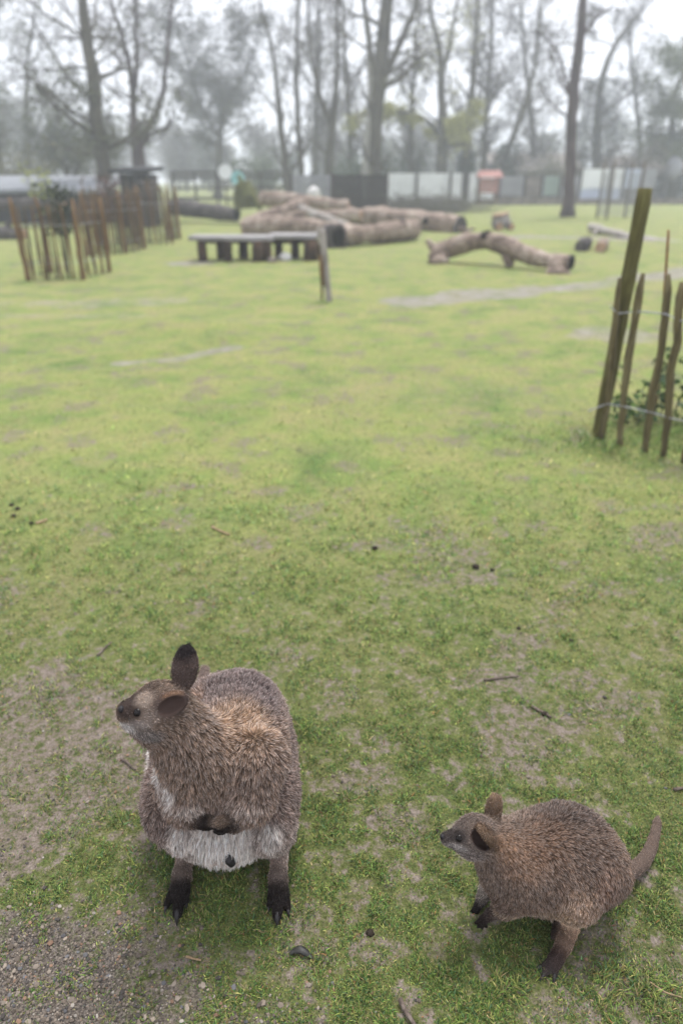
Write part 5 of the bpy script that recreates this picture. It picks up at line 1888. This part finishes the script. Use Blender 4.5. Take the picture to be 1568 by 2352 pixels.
s2.ear(P(1130, 1888, .950), P(1136, 1826, .972), .0185, (-.3, .95, .0), C_E2, .0105)
s2.ear(P(1134, 1940, .902), P(1098, 1902, .893), .0185, (-.9, -.2, -.42), C_E2, .0115)
# near hind leg
s2.cone(P(1372, 2000, .925), P(1326, 2062, .880), .060, .036, B2, .011, (-.3, -.1, -1), .04)
kn = P(1322, 2072, .872)
he, ba, to = G(1309, 2140, .022), G(1275, 2205, .016), G(1248, 2240, .010)
s2.cone(kn, he + [0, .012, .02], .028, .0145, (.46, .32, .22), .006, (0, 0, -1), .03)
mi = he * .55 + ba * .45
s2.cone(he + [.004, .01, 0], mi, .0165, .0150, (.44, .30, .21), .004, None, .012)
s2.cone(mi, ba, .0145, .0135, (.075, .042, .032), .004, None, .008)
s2.cone(ba, to, .0105, .0062, (.050, .038, .037), .003, None, .008)
t5 = G(1272, 2242, .009)
s2.cone(ba + [.004, 0, 0], t5, .0075, .0048, (.050, .038, .037), .003, None, .006)
t3 = G(1240, 2222, .009)
s2.cone(ba + [-.006, .002, 0], t3, .0060, .0042, (.050, .038, .037), .003, None, .006)
cl2 = []
for tp_, bs in ((to, ba), (t5, ba), (t3, ba)):
    dv_ = (tp_ - bs) / np.linalg.norm(tp_ - bs)
    cl2.append((tp_ - dv_ * .003 + [0, 0, .002], tp_ + dv_ * .016 + [0, 0, -.004], .0042))
# far hind leg, its colours darkened for the shade under the belly
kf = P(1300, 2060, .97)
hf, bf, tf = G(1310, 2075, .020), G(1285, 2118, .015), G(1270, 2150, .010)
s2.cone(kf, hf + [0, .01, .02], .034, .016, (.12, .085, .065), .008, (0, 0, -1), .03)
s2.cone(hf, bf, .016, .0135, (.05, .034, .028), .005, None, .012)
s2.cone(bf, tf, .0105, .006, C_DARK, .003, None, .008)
# arms
s2.cone(P(1185, 2045, .89), P(1158, 2086, .874), .026, .017, B2, .009, (-.2, 0, -1), .03)
s2.cone(P(1158, 2086, .874), P(1126, 2100, .880), .0140, .0090, (.075, .050, .040), .005, None, .012)
s2.cone(P(1126, 2100, .880), P(1110, 2112, .878), .0092, .0095, (.045, .030, .026), .003, None, .008)
s2.cone(P(1128, 2020, .955), P(1107, 2062, .945), .020, .0105, (.085, .066, .058), .006, None, .02)
s2.cone(P(1107, 2062, .945), P(1092, 2090, .936), .0095, .0085, C_DARK, .003, None, .01)
for k, (fx, fy) in enumerate(((1091, 2120), (1097, 2129), (1106, 2132), (1116, 2128))):
    a_ = P(1103 + k * 3, 2114, .875)
    s2.cone(a_, P(fx, fy, .877), .0044, .0032, C_DARK, .0013, None, .004)
for k, (fx, fy) in enumerate(((1074, 2100), (1078, 2110), (1086, 2114), (1095, 2110))):
    a_ = P(1088 + k * 2.5, 2091, .934)
    s2.cone(a_, P(fx, fy, .932), .0042, .0031, C_DARK, .0013, None, .004)
tl = [P(1392, 2002, .970), G(1438, 2004, .036), G(1470, 1989, .022), G(1492, 1955, .018), G(1504, 1914, .015), G(1510, 1876, .013)]
tr = [.026, .0122, .0094, .0074, .0057, .0036]
tl, tr = resample(tl, tr, 16)
for a_, b_, ra, rb in zip(tl[:-1], tl[1:], tr[:-1], tr[1:]):
    s2.cone(a_, b_, ra, rb, (.150, .108, .086), .0022, None, .02)
s2.paint += [(1024, 1915, np.array([.017, .03, .012]), (.040, .032, .030), .9), (1052, 1922, np.array([.017, .02, .012]), (.035, .028, .026), .9), (1048, 1946, np.array([.028, .02, .009]), (.36, .33, .31), .85),
             (1110, 1870, np.array([.03, .02, .010]), (.085, .066, .058), .6), (1200, 1978, np.array([.060, .06, .050]), (.25, .145, .085), .5),
             (1160, 1935, np.array([.03, .04, .03]), (.26, .155, .09), .6), (1105, 2030, np.array([.018, .04, .05]), (.36, .31, .27), .7),
             (1220, 2095, np.array([.10, .05, .012]), (.26, .19, .13), .8), (1300, 2110, np.array([.05, .04, .022]), (.26, .18, .115), .7),
             (1300, 1850, np.array([.13, .08, .05]), (.075, .056, .048), .8), (1250, 1930, np.array([.06, .06, .04]), (.20, .115, .07), .4), (1370, 1960, np.array([.06, .06, .05]), (.105, .074, .058), .5), (1150, 1895, np.array([.03, .03, .012]), (.09, .07, .06), .5),
             (1395, 2040, np.array([.03, .06, .05]), (.20, .12, .085), .5)]
finish(s2, 'wallaby', 'small brown wallaby crouching in profile with its tail curled out behind', .0032, 150000, 402, G_W, (1053, 1926), .0084, (1014, 1921), (.0050, .0058, .0052), hd2, cl2)

# ------------------------------------------------------------------ haze
hz = box('haze', None or MAT['black'], (0, 130, 7.25), (420, 280, 17.0))
hm = bpy.data.materials.new('haze_air')
hm.use_nodes = True
nt = hm.node_tree
nt.nodes.clear()
pv = nt.nodes.new('ShaderNodeVolumePrincipled')
pv.inputs['Color'].default_value = (.88, .92, 1.0, 1)
pv.inputs['Density'].default_value = 0.0040
pv.inputs['Anisotropy'].default_value = 0.2
ou = nt.nodes.new('ShaderNodeOutputMaterial')
nt.links.new(pv.outputs[0], ou.inputs['Volume'])
hz.data.materials.clear()
hz.data.materials.append(hm)
tag(hz, 'pale morning mist over the whole lawn and the trees', None, None, 'stuff')
